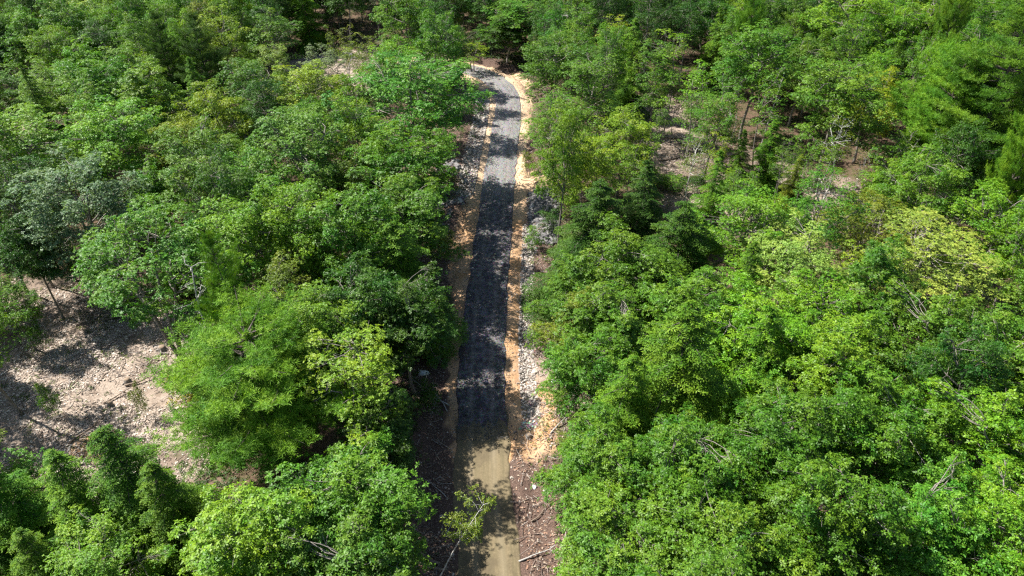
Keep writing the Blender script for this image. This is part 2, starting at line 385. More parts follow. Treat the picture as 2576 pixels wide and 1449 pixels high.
rk = np.clip((rw + 1.35 - (sR - HW) + nz) / .3, 0, 1) * (sR > HW + rw) * (Y > 36) * (Y < 73)
rk = np.maximum(rk, np.clip((lw + 1.9 - (-sR - HW) + nz) / .3, 0, 1) * (-sR > HW + lw) * (Y > 70) * (Y < 108))
chip = np.clip(clear_w(X, Y, 1.5, True) * 1.2 + .25 * fbm(X, Y, 5, 3), 0, 1) * (clear_w(X, Y, 3) > 0)
slash = np.clip((9.0 - np.abs(sR)) / 2 + nz, 0, 1)
sand *= np.clip(1.35 + .9 * fbm(X, Y, 2.3, 3), 0, 1); rk *= np.clip(.75 + 1.1 * fbm(X, Y, 1.2, 3), 0, 1); chip *= np.clip(1.05 + .6 * fbm(X, Y, 2.6, 3), .15, 1)
mask = np.stack([sand, rk, chip, slash], -1).reshape(-1, 4)
ni, nj = sh; ii = np.arange(ni - 1)[:, None] * nj + np.arange(nj - 1)[None]
gq = np.stack([ii, ii + nj, ii + nj + 1, ii + 1], -1).reshape(-1, 4)

def ground_material():
    m, n, l, P, out = new_mat('forest_floor')
    tc = n.new('ShaderNodeTexCoord').outputs['Object']
    at = n.new('ShaderNodeAttribute'); at.attribute_name = 'mask'
    sp = n.new('ShaderNodeSeparateColor'); l.new(at.outputs['Color'], sp.inputs[0])
    a1 = noise(n, l, .7, 6, .7, tc); a2 = noise(n, l, 4.5, 6, .75, tc); a3 = noise(n, l, 16, 4, .7, tc); a4 = noise(n, l, .25, 4, .6, tc)
    litter = mixc(n, l, ramp(n, l, a2, [(.35, 0.), (.68, 1.)]), (.05, .033, .022), (.19, .125, .085))
    litter = mixc(n, l, ramp(n, l, a1, [(.5, 0.), (.7, .75)]), litter, (.045, .075, .016))
    slashc = mixc(n, l, ramp(n, l, a3, [(.38, 0.), (.68, 1.)]), (.045, .03, .024), (.2, .13, .1))
    c = mixc(n, l, at.outputs['Alpha'], litter, slashc)
    chipc = mixc(n, l, ramp(n, l, a3, [(.3, 0.), (.62, 1.)]), (.16, .115, .085), (.5, .41, .335))
    chipc = mixc(n, l, ramp(n, l, a1, [(.5, 0.), (.66, .7)]), chipc, (.15, .1, .07))
    c = mixc(n, l, sp.outputs[2], c, chipc)
    sandc = mixc(n, l, ramp(n, l, a2, [(.3, 0.), (.7, 1.)]), (.27, .125, .045), (.56, .36, .2))
    sandc = mixc(n, l, ramp(n, l, a4, [(.4, 0.), (.62, .6)]), sandc, (.52, .36, .23))
    c = mixc(n, l, sp.outputs[0], c, sandc)
    sx = n.new('ShaderNodeSeparateXYZ'); l.new(tc, sx.inputs[0]); mr = n.new('ShaderNodeMapRange'); l.new(sx.outputs[1], mr.inputs[0]); mr.inputs[1].default_value = 66; mr.inputs[2].default_value = 78
    sandc = mixc(n, l, math_n(n, l, 'MULTIPLY', mr.outputs[0], ramp(n, l, a2, [(.3, .5), (.6, 1.)])), sandc, (.56, .41, .27)); c = mixc(n, l, sp.outputs[0], c, sandc)
    vo = noise(n, l, 7, co=tc, kind='v')
    stc = mixc(n, l, .8, mixc(n, l, ramp(n, l, vo['Distance'], [(.2, 0.), (.7, 1.)]), (.34, .31, .28), (.09, .08, .07)), vo['Color'], 'SOFT_LIGHT')
    c = mixc(n, l, sp.outputs[1], c, stc)
    l.new(c, P.inputs['Base Color']); P.inputs['Roughness'].default_value = .95; P.inputs['Specular IOR Level'].default_value = .15
    bp = n.new('ShaderNodeBump'); bp.inputs['Strength'].default_value = .8; bp.inputs['Distance'].default_value = .08
    l.new(math_n(n, l, 'ADD', a2, math_n(n, l, 'MULTIPLY', a3, .6)), bp.inputs['Height']); l.new(bp.outputs[0], P.inputs['Normal'])
    return m
tag(link('ground', raw_mesh('ground', np.stack([X, Y, Z], -1).reshape(-1, 3), gq, ground_material(), smooth=True, col=mask)), kind='structure')

# the road: dark crushed-asphalt gravel, then packed dirt at the near end
def road_strip(name, a0, a1, mat, wl, wr_, z0, ragged=0., crown=.05):
    m = int((a1 - a0) / .22); aa = np.linspace(a0, a1, m); W = 41
    cx = np.stack([np.interp(aa, RL, RC[:, 0]), np.interp(aa, RL, RC[:, 1])], 1); nn = unit(np.stack([np.interp(aa, RL, RN[:, 0]), np.interp(aa, RL, RN[:, 1])], 1))
    t = np.linspace(-1, 1, W)
    hl = np.interp(aa, RL[[0, -1]], [wl, wl]) + .14 * N1(aa / 1.3, aa * 0) + .07 * N2(aa * 3, aa * 0); hr = wr_ + .14 * N3(aa / 1.3, aa * 0 + 5) + .05 * N1(aa * 2, aa * 0 + 9)
    off = np.where(t[None] < 0, t[None] * hl[:, None], t[None] * hr[:, None])
    endj = ragged * (N2(t * 3 + 3, t * 0) + .9 * N3(t * 9, t * 0)) if ragged else t * 0
    sh_ = np.exp(-((aa - aa[0]) / 1.5))[:, None] * endj[None]
    p = cx[:, None] + nn[:, None] * off[..., None] + np.stack([-nn[:, 1], nn[:, 0]], 1)[:, None] * sh_[..., None]
    z = z0 + crown * (1 - t[None] ** 2) + .012 * fbm(p[..., 0], p[..., 1], .7, 2) - .025 * (np.exp(-((np.abs(off) - .85) / .25) ** 2))
    z[:, 0] -= .2; z[:, -1] -= .2
    z[0] -= .06
    v = np.concatenate([p, z[..., None]], -1).reshape(-1, 3)
    i = np.arange(m - 1)[:, None] * W + np.arange(W - 1)[None]
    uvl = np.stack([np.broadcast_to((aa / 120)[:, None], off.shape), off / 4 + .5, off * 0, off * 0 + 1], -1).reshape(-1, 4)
    return tag(link(name, raw_mesh(name, v, np.stack([i, i + 1, i + W + 1, i + W], -1).reshape(-1, 4), mat, smooth=True, col=uvl)), kind='structure')
def road_material(name, dark):
    m, n, l, P, out = new_mat(name)
    tc = n.new('ShaderNodeTexCoord').outputs['Object']
    at = n.new('ShaderNodeAttribute'); at.attribute_name = 'mask'; sp = n.new('ShaderNodeSeparateColor'); l.new(at.outputs['Color'], sp.inputs[0])
    cmb = n.new('ShaderNodeCombineXYZ'); l.new(math_n(n, l, 'MULTIPLY', sp.outputs[0], 12), cmb.inputs[0]); l.new(math_n(n, l, 'MULTIPLY', sp.outputs[1], 9), cmb.inputs[1])
    st = noise(n, l, 1.6, 4, .6, cmb.outputs[0])
    a1 = noise(n, l, .55, 5, .7, tc); a2 = noise(n, l, 9, 5, .8, tc); vo = noise(n, l, 16, co=tc, kind='v')
    if dark:
        c = mixc(n, l, ramp(n, l, a2, [(.35, 0.), (.7, 1.)]), (.05, .048, .052), (.25, .235, .24))
        c = mixc(n, l, ramp(n, l, st, [(.5, 0.), (.7, .3)]), c, (.24, .22, .225))
        c = mixc(n, l, ramp(n, l, a1, [(.6, 0.), (.72, .65)]), c, (.23, .14, .08))
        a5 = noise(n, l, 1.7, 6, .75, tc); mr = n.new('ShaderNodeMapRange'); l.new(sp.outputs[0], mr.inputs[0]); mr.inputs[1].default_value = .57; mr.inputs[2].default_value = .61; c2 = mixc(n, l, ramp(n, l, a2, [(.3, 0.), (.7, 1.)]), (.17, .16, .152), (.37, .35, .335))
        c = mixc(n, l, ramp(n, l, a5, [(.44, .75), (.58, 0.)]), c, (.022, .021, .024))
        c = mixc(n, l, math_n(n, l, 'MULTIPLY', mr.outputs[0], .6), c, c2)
        c = mixc(n, l, .6, c, vo['Color'], 'SOFT_LIGHT')
    else:
        c = mixc(n, l, ramp(n, l, a2, [(.3, 0.), (.7, 1.)]), (.13, .1, .055), (.235, .185, .11))
        c = mixc(n, l, ramp(n, l, st, [(.4, 0.), (.6, .6)]), c, (.12, .1, .055))
        c = mixc(n, l, ramp(n, l, a1, [(.45, 0.), (.62, .7)]), c, (.1, .078, .048))
    rut = ramp(n, l, sp.outputs[1], [(.2, 0.), (.29, .42), (.38, 0.), (.62, 0.), (.71, .42), (.8, 0.)])
    c = mixc(n, l, math_n(n, l, 'MULTIPLY', rut, ramp(n, l, a1, [(.3, .3), (.6, 1.)])), c, (.27, .245, .215) if dark else (.31, .255, .17))
    l.new(c, P.inputs['Base Color']); P.inputs['Roughness'].default_value = .9; P.inputs['Specular IOR Level'].default_value = .25
    bp = n.new('ShaderNodeBump'); bp.inputs['Strength'].default_value = .8 if dark else .35; bp.inputs['Distance'].default_value = .05
    l.new(math_n(n, l, 'ADD', a2, math_n(n, l, 'MULTIPLY', vo['Distance'], .6 if dark else .1)), bp.inputs['Height']); l.new(bp.outputs[0], P.inputs['Normal'])
    return m
A_SEAM = float(road_coord([-2.2], [36.3])[1][0])
road_strip('dirt_road', 0, A_SEAM + 1.6, road_material('packed_dirt', False), HW + .05, HW + .12, .015)
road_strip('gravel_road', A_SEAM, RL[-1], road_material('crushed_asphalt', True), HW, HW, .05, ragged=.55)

# ------------------------------------------------------------------ trees
rs = np.random.default_rng(7); TREES = []
def gz(x, y): return float(ground_z(np.array([x]), np.array([y]))[0])
def tree(kind, proto, x, y, D, H, tint, label=None, group=None, lean=(0, 0), mute=False):
    P = PROTO[kind][proto % len(PROTO[kind])]
    nm, cat = NAME[kind]
    e = empty(nm, (x, y, gz(x, y))); sx = D / P['D']; sz = H / P['H']
    e.scale = (sx, sx * rs.uniform(.92, 1.08), sz); e.rotation_euler = (lean[0], lean[1], rs.uniform(0, 6.28) if not isinstance(tint, str) or True else 0)
    t = link('trunk', P['trunk'], e); c = link('crown', P['crown'], e)
    b = np.array(TINT[tint]) * rs.uniform(.86, 1.14) * np.array([rs.uniform(.88, 1.14), 1, rs.uniform(.85, 1.2)])
    c.color = (*b, 1); t.color = (1, 1, 1, 1)
    tag(e, label, cat, group)
    u, v, zc = topix((x, y, P['cz'] * H))
    TREES.append(dict(o=e, kind=kind, tint=tint, x=x, y=y, D=D, H=H, u=u, v=v, zc=zc, label=label))
    return e
def at_px(kind, proto, u, v, wpx, H, tint, label):
    P = PROTO[kind][proto % len(PROTO[kind])]; p = pix(u, v, P['cz'] * H); zc = topix(p)[2]
    return tree(kind, proto, p[0], p[1], max(1.2, wpx * zc / FPX), H, tint, label)
# kind, prototype, crown centre u, v, crown width in survey pixels, height in metres, tint, label
HAND = [
 # ---- left foreground
 ('oak', 0, 875, 1275, 320, 9.5, 'mid', 'rounded oak leaning over the dirt road verge at the bottom, below the big pine'),
 ('oak', 1, 640, 1395, 340, 10, 'bright', 'oak with starry bright leaf tufts at the bottom edge left of the dirt road'),
 ('oak', 2, 890, 1455, 340, 9, 'mid', 'oak cut by the bottom edge beside the leaning birch sapling'),
 ('maple', 0, 275, 1400, 240, 8, 'bright', 'small vivid lime-green maple at the bottom left in front of dark hemlocks'),
 ('hemlock', 0, 50, 1290, 320, 10, 'needle', 'feathery hemlock in the bottom left corner, nearest the left edge'),
 ('hemlock', 1, 185, 1275, 300, 11, 'needle', 'hemlock between the corner hemlock and the tall spired one, lower left'),
 ('hemlock', 2, 345, 1230, 320, 12, 'needle', 'spired hemlock whose tip pokes over the sandy patch of the clearing'),
 ('hemlock', 0, 440, 1300, 300, 11, 'needle', 'dark shaded hemlock between the big pine and the lime-green maple'),
 ('hemlock', 1, 120, 1420, 240, 8, 'needle', 'low hemlock cut by the bottom edge left of the lime-green maple'),
 ('pine', 2, 655, 1010, 510, 13, 'needlelight', 'big spreading white pine with soft plumes between the clearing and the road'),
 ('pine', 1, 595, 830, 150, 17, 'needle', 'narrow pine leader with bare twigs standing behind the big pine'),
 ('maple', 1, 800, 865, 250, 12, 'bright', 'bright lime maple just above and right of the big pine'),
 ('tall', 0, 890, 1010, 270, 12, 'yellow', 'yellow-green tree with upswept twigs right of the big pine'),
 ('oak', 3, 960, 1110, 190, 8, 'deep', 'low dark oak at the verge opposite the end of the dark gravel'),
 ('shrub', 0, 470, 960, 100, 3.6, 'rust', 'yellowing shrub at the foot of the two-trunked tree by the clearing'),
 ('shrub', 1, 60, 1190, 110, 3.0, 'cool', 'small green bush at the left edge on the near rim of the clearing'),
 # ---- left middle
 ('spread', 0, 385, 680, 370, 15, 'mid', 'broad fork-trunked tree overhanging the right rim of the clearing'),
 ('maple', 2, 600, 640, 260, 14, 'bright', 'bright rounded maple right of the fork-trunked tree'),
 ('maple', 3, 745, 570, 230, 15, 'bright', 'tall yellow-topped maple in the middle of the left forest'),
 ('oak', 1, 880, 640, 250, 14, 'mid', 'full oak second in from the road, left of the orange bank'),
 ('hemlock', 2, 995, 700, 290, 13, 'needle', 'shady hemlock hanging over the left edge of the dark gravel'),
 ('oak', 3, 905, 810, 230, 12, 'deep', 'dark oak left of the hemlock that hangs over the gravel'),
 ('oak', 2, 1025, 830, 220, 11, 'deep', 'shaded oak at the verge above the pale blue boulder'),
 ('oak', 0, 1010, 550, 240, 13, 'mid', 'oak by the left bank where the orange soil begins'),
 ('tall', 1, 720, 760, 160, 13, 'olive', 'olive-toned thin-topped tree above the lime maple'),
 ('spread', 1, 205, 520, 300, 14, 'silver', 'broad silver-grey tree with pale leaves above the shaded trunks at left'),
 ('oak', 2, 80, 640, 130, 11, 'deep', 'dark narrow tree below the silver-grey tree at the left edge'),
 ('maple', 0, 25, 760, 120, 8, 'mid', 'small tree cut by the left edge above the clearing'),
 ('maple', 1, 520, 450, 230, 14, 'mid', 'maple between the silver-grey tree and the two big central maples'),
 ('maple', 2, 770, 410, 270, 15, 'mid', 'large domed maple left of the road, mid-height in the picture'),
 ('maple', 3, 640, 480, 200, 13, 'cool', 'darker maple below left of the large domed maple'),
 ('oak', 3, 1015, 440, 230, 14, 'mid', 'oak next to the pale stony ditch left of the road'),
 ('maple', 0, 900, 480, 170, 12, 'olive', 'olive maple tucked behind the verge oaks left of the road'),
 ('maple', 0, 1035, 290, 290, 16, 'cool', 'large round maple on the inside of the road bend'),
 ('maple', 3, 1000, 190, 150, 14, 'bright', 'bright small-headed maple behind the large round maple at the bend'),
 ('hemlock', 1, 1110, 195, 90, 12, 'needle', 'small dark hemlock at the inside of the road bend'),
 ('maple', 1, 790, 275, 190, 13, 'yellow', 'yellow-green maple lit like gold left of the bend'),
 ('maple', 2, 640, 260, 170, 13, 'mid', 'maple between the paired dark pines and the golden-green maple'),
 ('pine', 0, 432, 190, 115, 16, 'darkneedle', 'left one of the paired dark conical pines in the upper left'),
 ('pine', 1, 525, 195, 135, 16, 'darkneedle', 'right one of the paired dark conical pines in the upper left'),
 ('tall', 2, 570, 130, 110, 15, 'yellow', 'yellow-green upright tree just behind the right dark pine'),
 ('maple', 1, 335, 210, 150, 13, 'mid', 'maple left of the paired dark pines'),
 ('maple', 0, 150, 245, 170, 12, 'bright', 'dome-shaped bright maple in the upper left, by the pinkish gap'),
 ('maple', 3, 300, 350, 230, 14, 'bright', 'wide bright maple above the silver-grey tree'),
 ('maple', 2, 80, 390, 240, 14, 'bright', 'large bright maple on the left edge above the silver-grey tree'),
 ('shrub', 0, 225, 355, 60, 4, 'rust', 'small orange-tinged shrub top between the bright maples at left'),
 ('oak', 1, 400, 290, 190, 13, 'mid', 'oak below the paired dark pines'),
 ('tall', 0, 700, 200, 90, 11, 'pale', 'pale slim tree on the rim of the upper stony gap'),
 ('tall', 1, 690, 110, 130, 14, 'mid', 'upright tree at the top left of centre with a spreading head'),
 ('tall', 2, 810, 200, 90, 10, 'silver', 'greyish slim tree standing in the upper stony gap'),
 # ---- top middle
 ('slender', 0, 880, 160, 60, 8, 'yellow', 'thin yellowish sapling in the upper stony gap, left of the far road'),
 ('slender', 1, 930, 150, 60, 9, 'olive', 'thin olive sapling in the upper stony gap, beside the yellowish one'),
 ('slender', 2, 1190, 130, 90, 5.5, 'yellow', 'small yellow-green tree right above the far end of the road'),
 ('maple', 1, 1010, 70, 130, 14, 'bright', 'bright layered tree at the top, left of the road end'),
 ('maple', 2, 1320, 55, 190, 10, 'cool', 'deep green maple at the top edge straight beyond the road'),
 ('oak', 1, 1275, 90, 120, 8, 'deep', 'dark tree closing the view behind the road bend'),
 # ---- right of road, upper
 ('maple', 3, 1400, 170, 180, 14, 'mid', 'layered maple just right of the road bend'),
 ('tall', 0, 1480, 250, 170, 14, 'mid', 'tall tree right of the straight gravel, level with its upper shadows'),
 ('hemlock', 0, 1590, 170, 150, 14, 'needle', 'dark tapering hemlock beyond the road, right of the bend'),
 ('slender', 2, 1545, 110, 90, 12, 'yellow', 'yellow-green slim tree left of the dark tapering hemlock'),
 ('tall', 2, 1400, 345, 150, 11, 'mid', 'slim dark-stemmed tree at the right verge of the sunny gravel'),
 ('maple', 0, 1565, 360, 150, 11, 'yellow', 'warm green tree on visible thin trunks beside the right clearing'),
 ('slender', 3, 1480, 400, 90, 11, 'bright', 'light young tree between the slim dark-stemmed tree and the warm green tree'),
 ('slender', 0, 1405, 470, 50, 6, 'yellow', 'small yellow sapling by the side track opening'),
 ('slender', 1, 1690, 190, 110, 15, 'bright', 'tall slim light tree behind the upper right clearing'),
 ('slender', 2, 1750, 250, 100, 14, 'bright', 'slim light tree on the far rim of the upper right clearing'),
 ('birch', 0, 1745, 400, 90, 10, 'olive', 'white-stemmed birch at the near rim of the upper right clearing'),
 ('birch', 1, 2100, 370, 120, 13, 'olive', 'white-barked birch with forked stem standing in front of dark trees, right'),
 ('slender', 3, 1935, 280, 100, 14, 'mid', 'slim leaning pale-trunked tree right of the upper right clearing'),
 ('hemlock', 1, 1935, 395, 130, 9.5, 'needle', 'small dark hemlock on a bare stem above the chip-covered patch'),
 ('hemlock', 0, 1860, 410, 100, 9, 'needle', 'smaller hemlock left of the bare-stemmed one above the chip patch'),
 ('tall', 2, 1800, 300, 130, 13, 'mid', 'upright green tree screening the right side of the upper right clearing'),
 ('tall', 0, 1640, 200, 120, 13, 'mid', 'upright green tree at the back left of the upper right clearing'),
 ('slender', 2, 1610, 430, 110, 8, 'mid', 'leafy young tree at the near left rim of the upper right clearing'),
 ('slender', 0, 1850, 480, 110, 7, 'mid', 'leafy young tree on the left end of the chip-covered patch'),
 ('slender', 1, 1820, 330, 90, 11, 'yellow', 'yellowish thin tree between the clearing and the birch'),
 ('maple', 2, 1900, 170, 200, 15, 'mid', 'wide maple in the upper right forest above the slim trees'),
 ('maple', 3, 2110, 260, 230, 16, 'mid', 'big rounded maple behind the forked birch'),
 ('maple', 1, 2130, 100, 210, 15, 'bright', 'bright maple near the top, right of centre'),
 ('maple', 0, 2300, 110, 190, 15, 'bright', 'pale-headed maple near the top, left of the tallest pine'),
 ('pine', 0, 2475, 300, 340, 23, 'needle', 'tallest pine at the upper right, dense with a high tip'),
 ('pine', 2, 2370, 330, 250, 17, 'needlelight', 'lighter pine leaning against the left side of the tallest pine'),
 ('pine', 0, 2530, 430, 150, 15, 'needle', 'shaded pine under the tallest pine at the right edge'),
 ('slender', 0, 2250, 400, 120, 12, 'mid', 'thin tree just left of the grey snag'),
 ('hemlock', 2, 1990, 470, 100, 8, 'olive', 'low thin hemlock on the chip-covered patch'),
 # ---- right of road, middle
 ('hemlock', 0, 1490, 600, 300, 13, 'darkneedle', 'large dark hemlock beside the black riprap, right of the road'),
 ('hemlock', 1, 1610, 530, 190, 12, 'darkneedle', 'dark narrow hemlock behind the large hemlock, right'),
 ('hemlock', 2, 1710, 640, 300, 12.5, 'darkneedle', 'wide hemlock right of the large dark one'),
 ('oak', 0, 1560, 700, 230, 11, 'mid', 'oak below the two dark hemlocks'),
 ('oak', 1, 1435, 725, 130, 8, 'mid', 'low loose oak at the verge of the stone-lined ditch'),
 ('oak', 1, 1455, 835, 150, 8, 'olive', 'loose low oak spreading over the stone-lined ditch'),
 ('oak', 2, 1540, 830, 250, 10, 'mid', 'oak two trees in from the stone-lined ditch'),
 ('maple', 2, 1880, 590, 230, 12, 'bright', 'bright maple right of the wide hemlock'),
 ('maple', 0, 2000, 690, 250, 12, 'pale', 'light sunlit maple in the middle of the right forest'),
 ('oak', 3, 1730, 790, 230, 11, 'mid', 'oak below the wide hemlock'),
 ('maple', 3, 2050, 800, 240, 11, 'bright', 'vivid maple below the light sunlit one'),
 ('tall', 2, 2330, 690, 330, 12, 'pale', 'large pale yellow-green tree at the right, fine leaved'),
 ('spread', 0, 2190, 590, 230, 10, 'olive', 'olive-yellow thin crown above left of the pale fine-leaved tree'),
 ('maple', 1, 2470, 590, 190, 11, 'bright', 'vivid green maple at the right, above the pale fine-leaved tree'),
 ('maple', 2, 2560, 650, 160, 11, 'bright', 'vivid green maple cut by the right edge'),
 ('slender', 3, 2130, 700, 120, 10, 'yellow', 'thin yellow tree left of the pale fine-leaved tree'),
 # ---- right foreground
 ('oak', 3, 1470, 950, 200, 9, 'mid', 'low oak next to the white boulder on the right verge'),
 ('hemlock', 0, 1700, 975, 390, 14, 'needlelight', 'large hemlock with layered light-tipped boughs, right foreground'),
 ('hemlock', 1, 1890, 925, 270, 12.5, 'needlelight', 'smaller hemlock behind the light-tipped one'),
 ('hemlock', 2, 1560, 1050, 270, 11.5, 'needlelight', 'hemlock left of the light-tipped one, over the debris'),
 ('oak', 0, 1880, 880, 260, 11, 'bright', 'bright oak behind the light-tipped hemlock'),
 ('oak', 1, 2080, 960, 280, 12, 'bright', 'bright oak right of the light-tipped hemlock'),
 ('oak', 2, 2310, 880, 280, 12, 'mid', 'oak below the pale fine-leaved tree'),
 ('oak', 3, 2500, 930, 280, 12, 'mid', 'oak at the right edge, below the vivid maples'),
 ('oak', 1, 1510, 1210, 260, 9, 'mid', 'oak on the right verge facing the dirt road'),
 ('oak', 2, 1720, 1200, 290, 11, 'mid', 'full oak below the light-tipped hemlock'),
 ('oak', 0, 1960, 1130, 300, 12, 'mid', 'dense oak in the middle of the right foreground'),
 ('oak', 3, 2210, 1110, 300, 12, 'mid', 'dense oak right of the middle foreground one'),
 ('oak', 2, 2440, 1140, 300, 12, 'bright', 'sunlit oak in the right foreground near the edge'),
 ('oak', 3, 1560, 1380, 300, 9, 'mid', 'oak at the bottom edge, nearest the road on the right'),
 ('oak', 0, 1800, 1390, 330, 11, 'mid', 'oak at the bottom edge, second from the road on the right'),
 ('oak', 1, 2060, 1330, 320, 12, 'mid', 'oak at the bottom edge, third from the road on the right'),
 ('oak', 2, 2310, 1340, 300, 11, 'cool', 'shaded oak at the bottom, fourth from the road on the right'),
 ('maple', 1, 2500, 1350, 280, 11, 'bright', 'lime-bright tree in the bottom right corner'),
]
for h_ in HAND: at_px(*h_)
# trees placed by the foot of their trunk
BASES = [('tall', 0, 52, 1035, 5.5, 15, 'mid', 'tree at the left edge whose leaning trunk stands on the shaded rim of the clearing'), ('oak', 1, -330, 900, 7, 14, 'deep', None),
 ('oak', 0, -170, 955, 6, 14, 'mid', None), ('tall', 2, -150, 1060, 5, 13, 'mid', None), ('oak', 2, -330, 1000, 7, 15, 'mid', None), ('maple', 1, -330, 1110, 6, 12, 'mid', None), ('maple', 2, -210, 830, 7, 15, 'mid', None), ('maple', 0, -110, 780, 7, 14, 'mid', None),
 ('tall', 1, 70, 735, 4.6, 14, 'deep', 'tall shaded tree in the row of bare trunks behind the clearing, nearest the left edge'), ('tall', 2, 130, 715, 4.4, 14, 'deep', 'tall shaded tree in the middle of the row of bare trunks behind the clearing'),
 ('tall', 0, 185, 700, 4.5, 13, 'deep', 'tall shaded tree at the right end of the row of bare trunks behind the clearing'), ('slender', 1, 215, 650, 3, 12, 'deep', None), ('slender', 2, 30, 665, 3, 12, 'deep', None), ('slender', 0, 100, 650, 3, 12, 'mid', None), ('slender', 3, 160, 640, 3, 12, 'mid', None),
 ('slender', 1, 250, 790, 2.6, 9, 'mid', None), ('slender', 2, 5, 800, 3, 10, 'deep', None)]
for k_, pr_, u_, v_, D_, H_, tn_, lb_ in BASES:
    p = pix(u_, v_); tree(k_, pr_, p[0], p[1], D_, H_, tn_, lb_, None if lb_ else 'trees round the left clearing')

# ---- the rest of the forest
ANCH = [(1065, 938, 'the pale blue boulder'), (1407, 948, 'the white boulder'), (1222, 180, 'the road bend'), (1360, 478, 'the side track opening'), (640, 1000, 'the big pine'),
        (200, 510, 'the silver-grey tree'), (480, 200, 'the paired dark pines'), (390, 690, 'the fork-trunked tree'), (250, 950, 'the left clearing'), (1715, 330, 'the upper right clearing'),
        (2470, 300, 'the tallest pine'), (2340, 690, 'the pale fine-leaved tree'), (1970, 500, 'the chip-covered patch'), (1465, 600, 'the large dark hemlock'), (1700, 985, 'the light-tipped hemlock'),
        (900, 150, 'the upper stony gap'), (1035, 290, 'the round maple at the bend'), (770, 410, 'the large domed maple'), (2100, 370, 'the forked birch'), (1210, 1290, 'the leaning sapling'),
        (60, 60, 'the top left corner'), (600, 40, 'the top edge left of centre'), (1300, 40, 'the top edge beyond the road'), (1900, 60, 'the top edge right of centre'), (2500, 60, 'the top right corner'), (2500, 1300, 'the bottom right corner'), (300, 1400, 'the lime-green bottom maple')]
def filler():
    pts = [(t['x'], t['y'], t['D']) for t in TREES if t['kind'] != 'shrub']
    cand = []
    for _ in range(32000):
        y = rs.uniform(9, 172); half = .74 * (y * cp + 30 * sp_) + 7; x = rs.uniform(-half, half); cand.append((x, y))
    cand = np.array(cand); s, _a = road_coord(cand[:, 0], cand[:, 1]); cw = clear_w(cand[:, 0], cand[:, 1], 2.2); cw2 = clear_w(cand[:, 0], cand[:, 1], 0)
    for (x, y), sd, c1, c2 in zip(cand, s, cw, cw2):
        D = rs.uniform(5.0, 7.4) * (1 if y > 40 else .92)
        left = x < sd * 0 - 0
        if abs(sd) < HW + 2.7 + D * .36: continue
        if c1 > 0: continue
        # keep the line of sight to road and clearings free: the crown's lower rim must not cover them
        u0, v0, zc0 = topix((x, y, 9.0))
        u1, v1, _z = topix((x, y, 12.5)); hw_ = D * .45 * FPX / zc0
        if y < 118 and 1140 - hw_ < u0 < 1310 + hw_ and v1 > 150: continue
        if -230 < u0 < 415 + hw_ * .3 and 720 < v0 < 1190: continue
        if 1590 < u0 < 1810 and 190 < v0 < 430: continue
        if 1840 < u0 < 2090 and 395 < v0 < 545: continue
        if 780 < u0 < 1080 and 90 < v0 < 262: continue
        if 600 < u0 < 700 and 170 < v0 < 260: continue
        thin = 1560 < u0 < 2180 and 180 < v0 < 530; gap = 640 < u0 < 1080 and 80 < v0 < 240
        q_ = .56 if thin or gap else .375 if y < 45 else .415 if y < 95 else .37 if y < 140 else .42
        if any((x - a) ** 2 + (y - b) ** 2 < (q_ * (D + d)) ** 2 for a, b, d in pts): continue
        pts.append((x, y, D))
        r = rs.random(); far = y > 95
        if thin or gap: kinds = [('slender', .55), ('hemlock', .15), ('tall', .15), ('maple', .07), ('birch', .08)]
        elif y < 45: kinds = [('oak', .75), ('hemlock', .12), ('maple', .13)]
        elif x > 0: kinds = [('maple', .34), ('oak', .24), ('tall', .24), ('hemlock', .14), ('pine', .04)]
        else: kinds = [('maple', .38), ('oak', .28), ('tall', .2), ('hemlock', .10), ('pine', .04)]
        acc = 0; kind = kinds[-1][0]
        for kname, pr in kinds:
            acc += pr
            if r < acc: kind = kname; break
        H = {'oak': rs.uniform(10.5, 13), 'maple': rs.uniform(12, 15.5), 'tall': rs.uniform(13, 16.5), 'slender': rs.uniform(9, 13), 'birch': rs.uniform(10, 13), 'hemlock': rs.uniform(10, 14), 'pine': rs.uniform(15, 19)}[kind]
        if y < 40: H *= .9
        H *= rs.uniform(.8, 1.16) if y > 45 else rs.uniform(.88, 1.08)
        if kind in ('slender', 'birch'): D = rs.uniform(3, 4.4)
        if kind == 'tall': D *= .88
        tint = rs.choice(['needle', 'needlelight'], p=[.7, .3]) if kind in ('hemlock', 'pine') else rs.choice(['mid', 'bright', 'deep', 'cool', 'yellow', 'olive', 'pale'], p=[.42, .22, .13, .14, .03, .03, .03])
        if y > 104 and x > -38 and kind not in ('hemlock', 'pine') and rs.random() < .6: tint = 'deep'  # deep shade of the far forest put into the leaf colour
        tree(kind, int(rs.integers(0, 9)), x, y, D, H, str(tint), None, {'oak': 'oaks of the roadside forest', 'maple': 'maples of the roadside forest', 'tall': 'ash trees of the roadside forest', 'slender': 'slim young trees of the forest', 'birch': 'birches of the forest', 'hemlock': 'hemlocks of the forest', 'pine': 'pines of the forest'}[kind])
filler()
# slim young trees left standing in the thinned areas
for (u, v) in [(1660, 330), (1700, 260), (1790, 350), (1800, 440), (1850, 470), (1890, 490), (1960, 450), (2020, 470), (2070, 460), (1620, 430), (1580, 450), (1530, 440), (2160, 450), (870, 130), (910, 175), (960, 165), (840, 170), (1780, 280), (1740, 300), (1660, 200), (1850, 260), (2000, 400)]:
    p = pix(u, v + rs.uniform(-6, 6), 5.5)
    tree('slender' if rs.random() < .85 else 'birch', int(rs.integers(0, 9)), p[0], p[1], rs.uniform(2.2, 3.6), rs.uniform(7.5, 11), str(rs.choice(['olive', 'mid', 'yellow', 'bright'])), None, 'slim young trees of the forest')
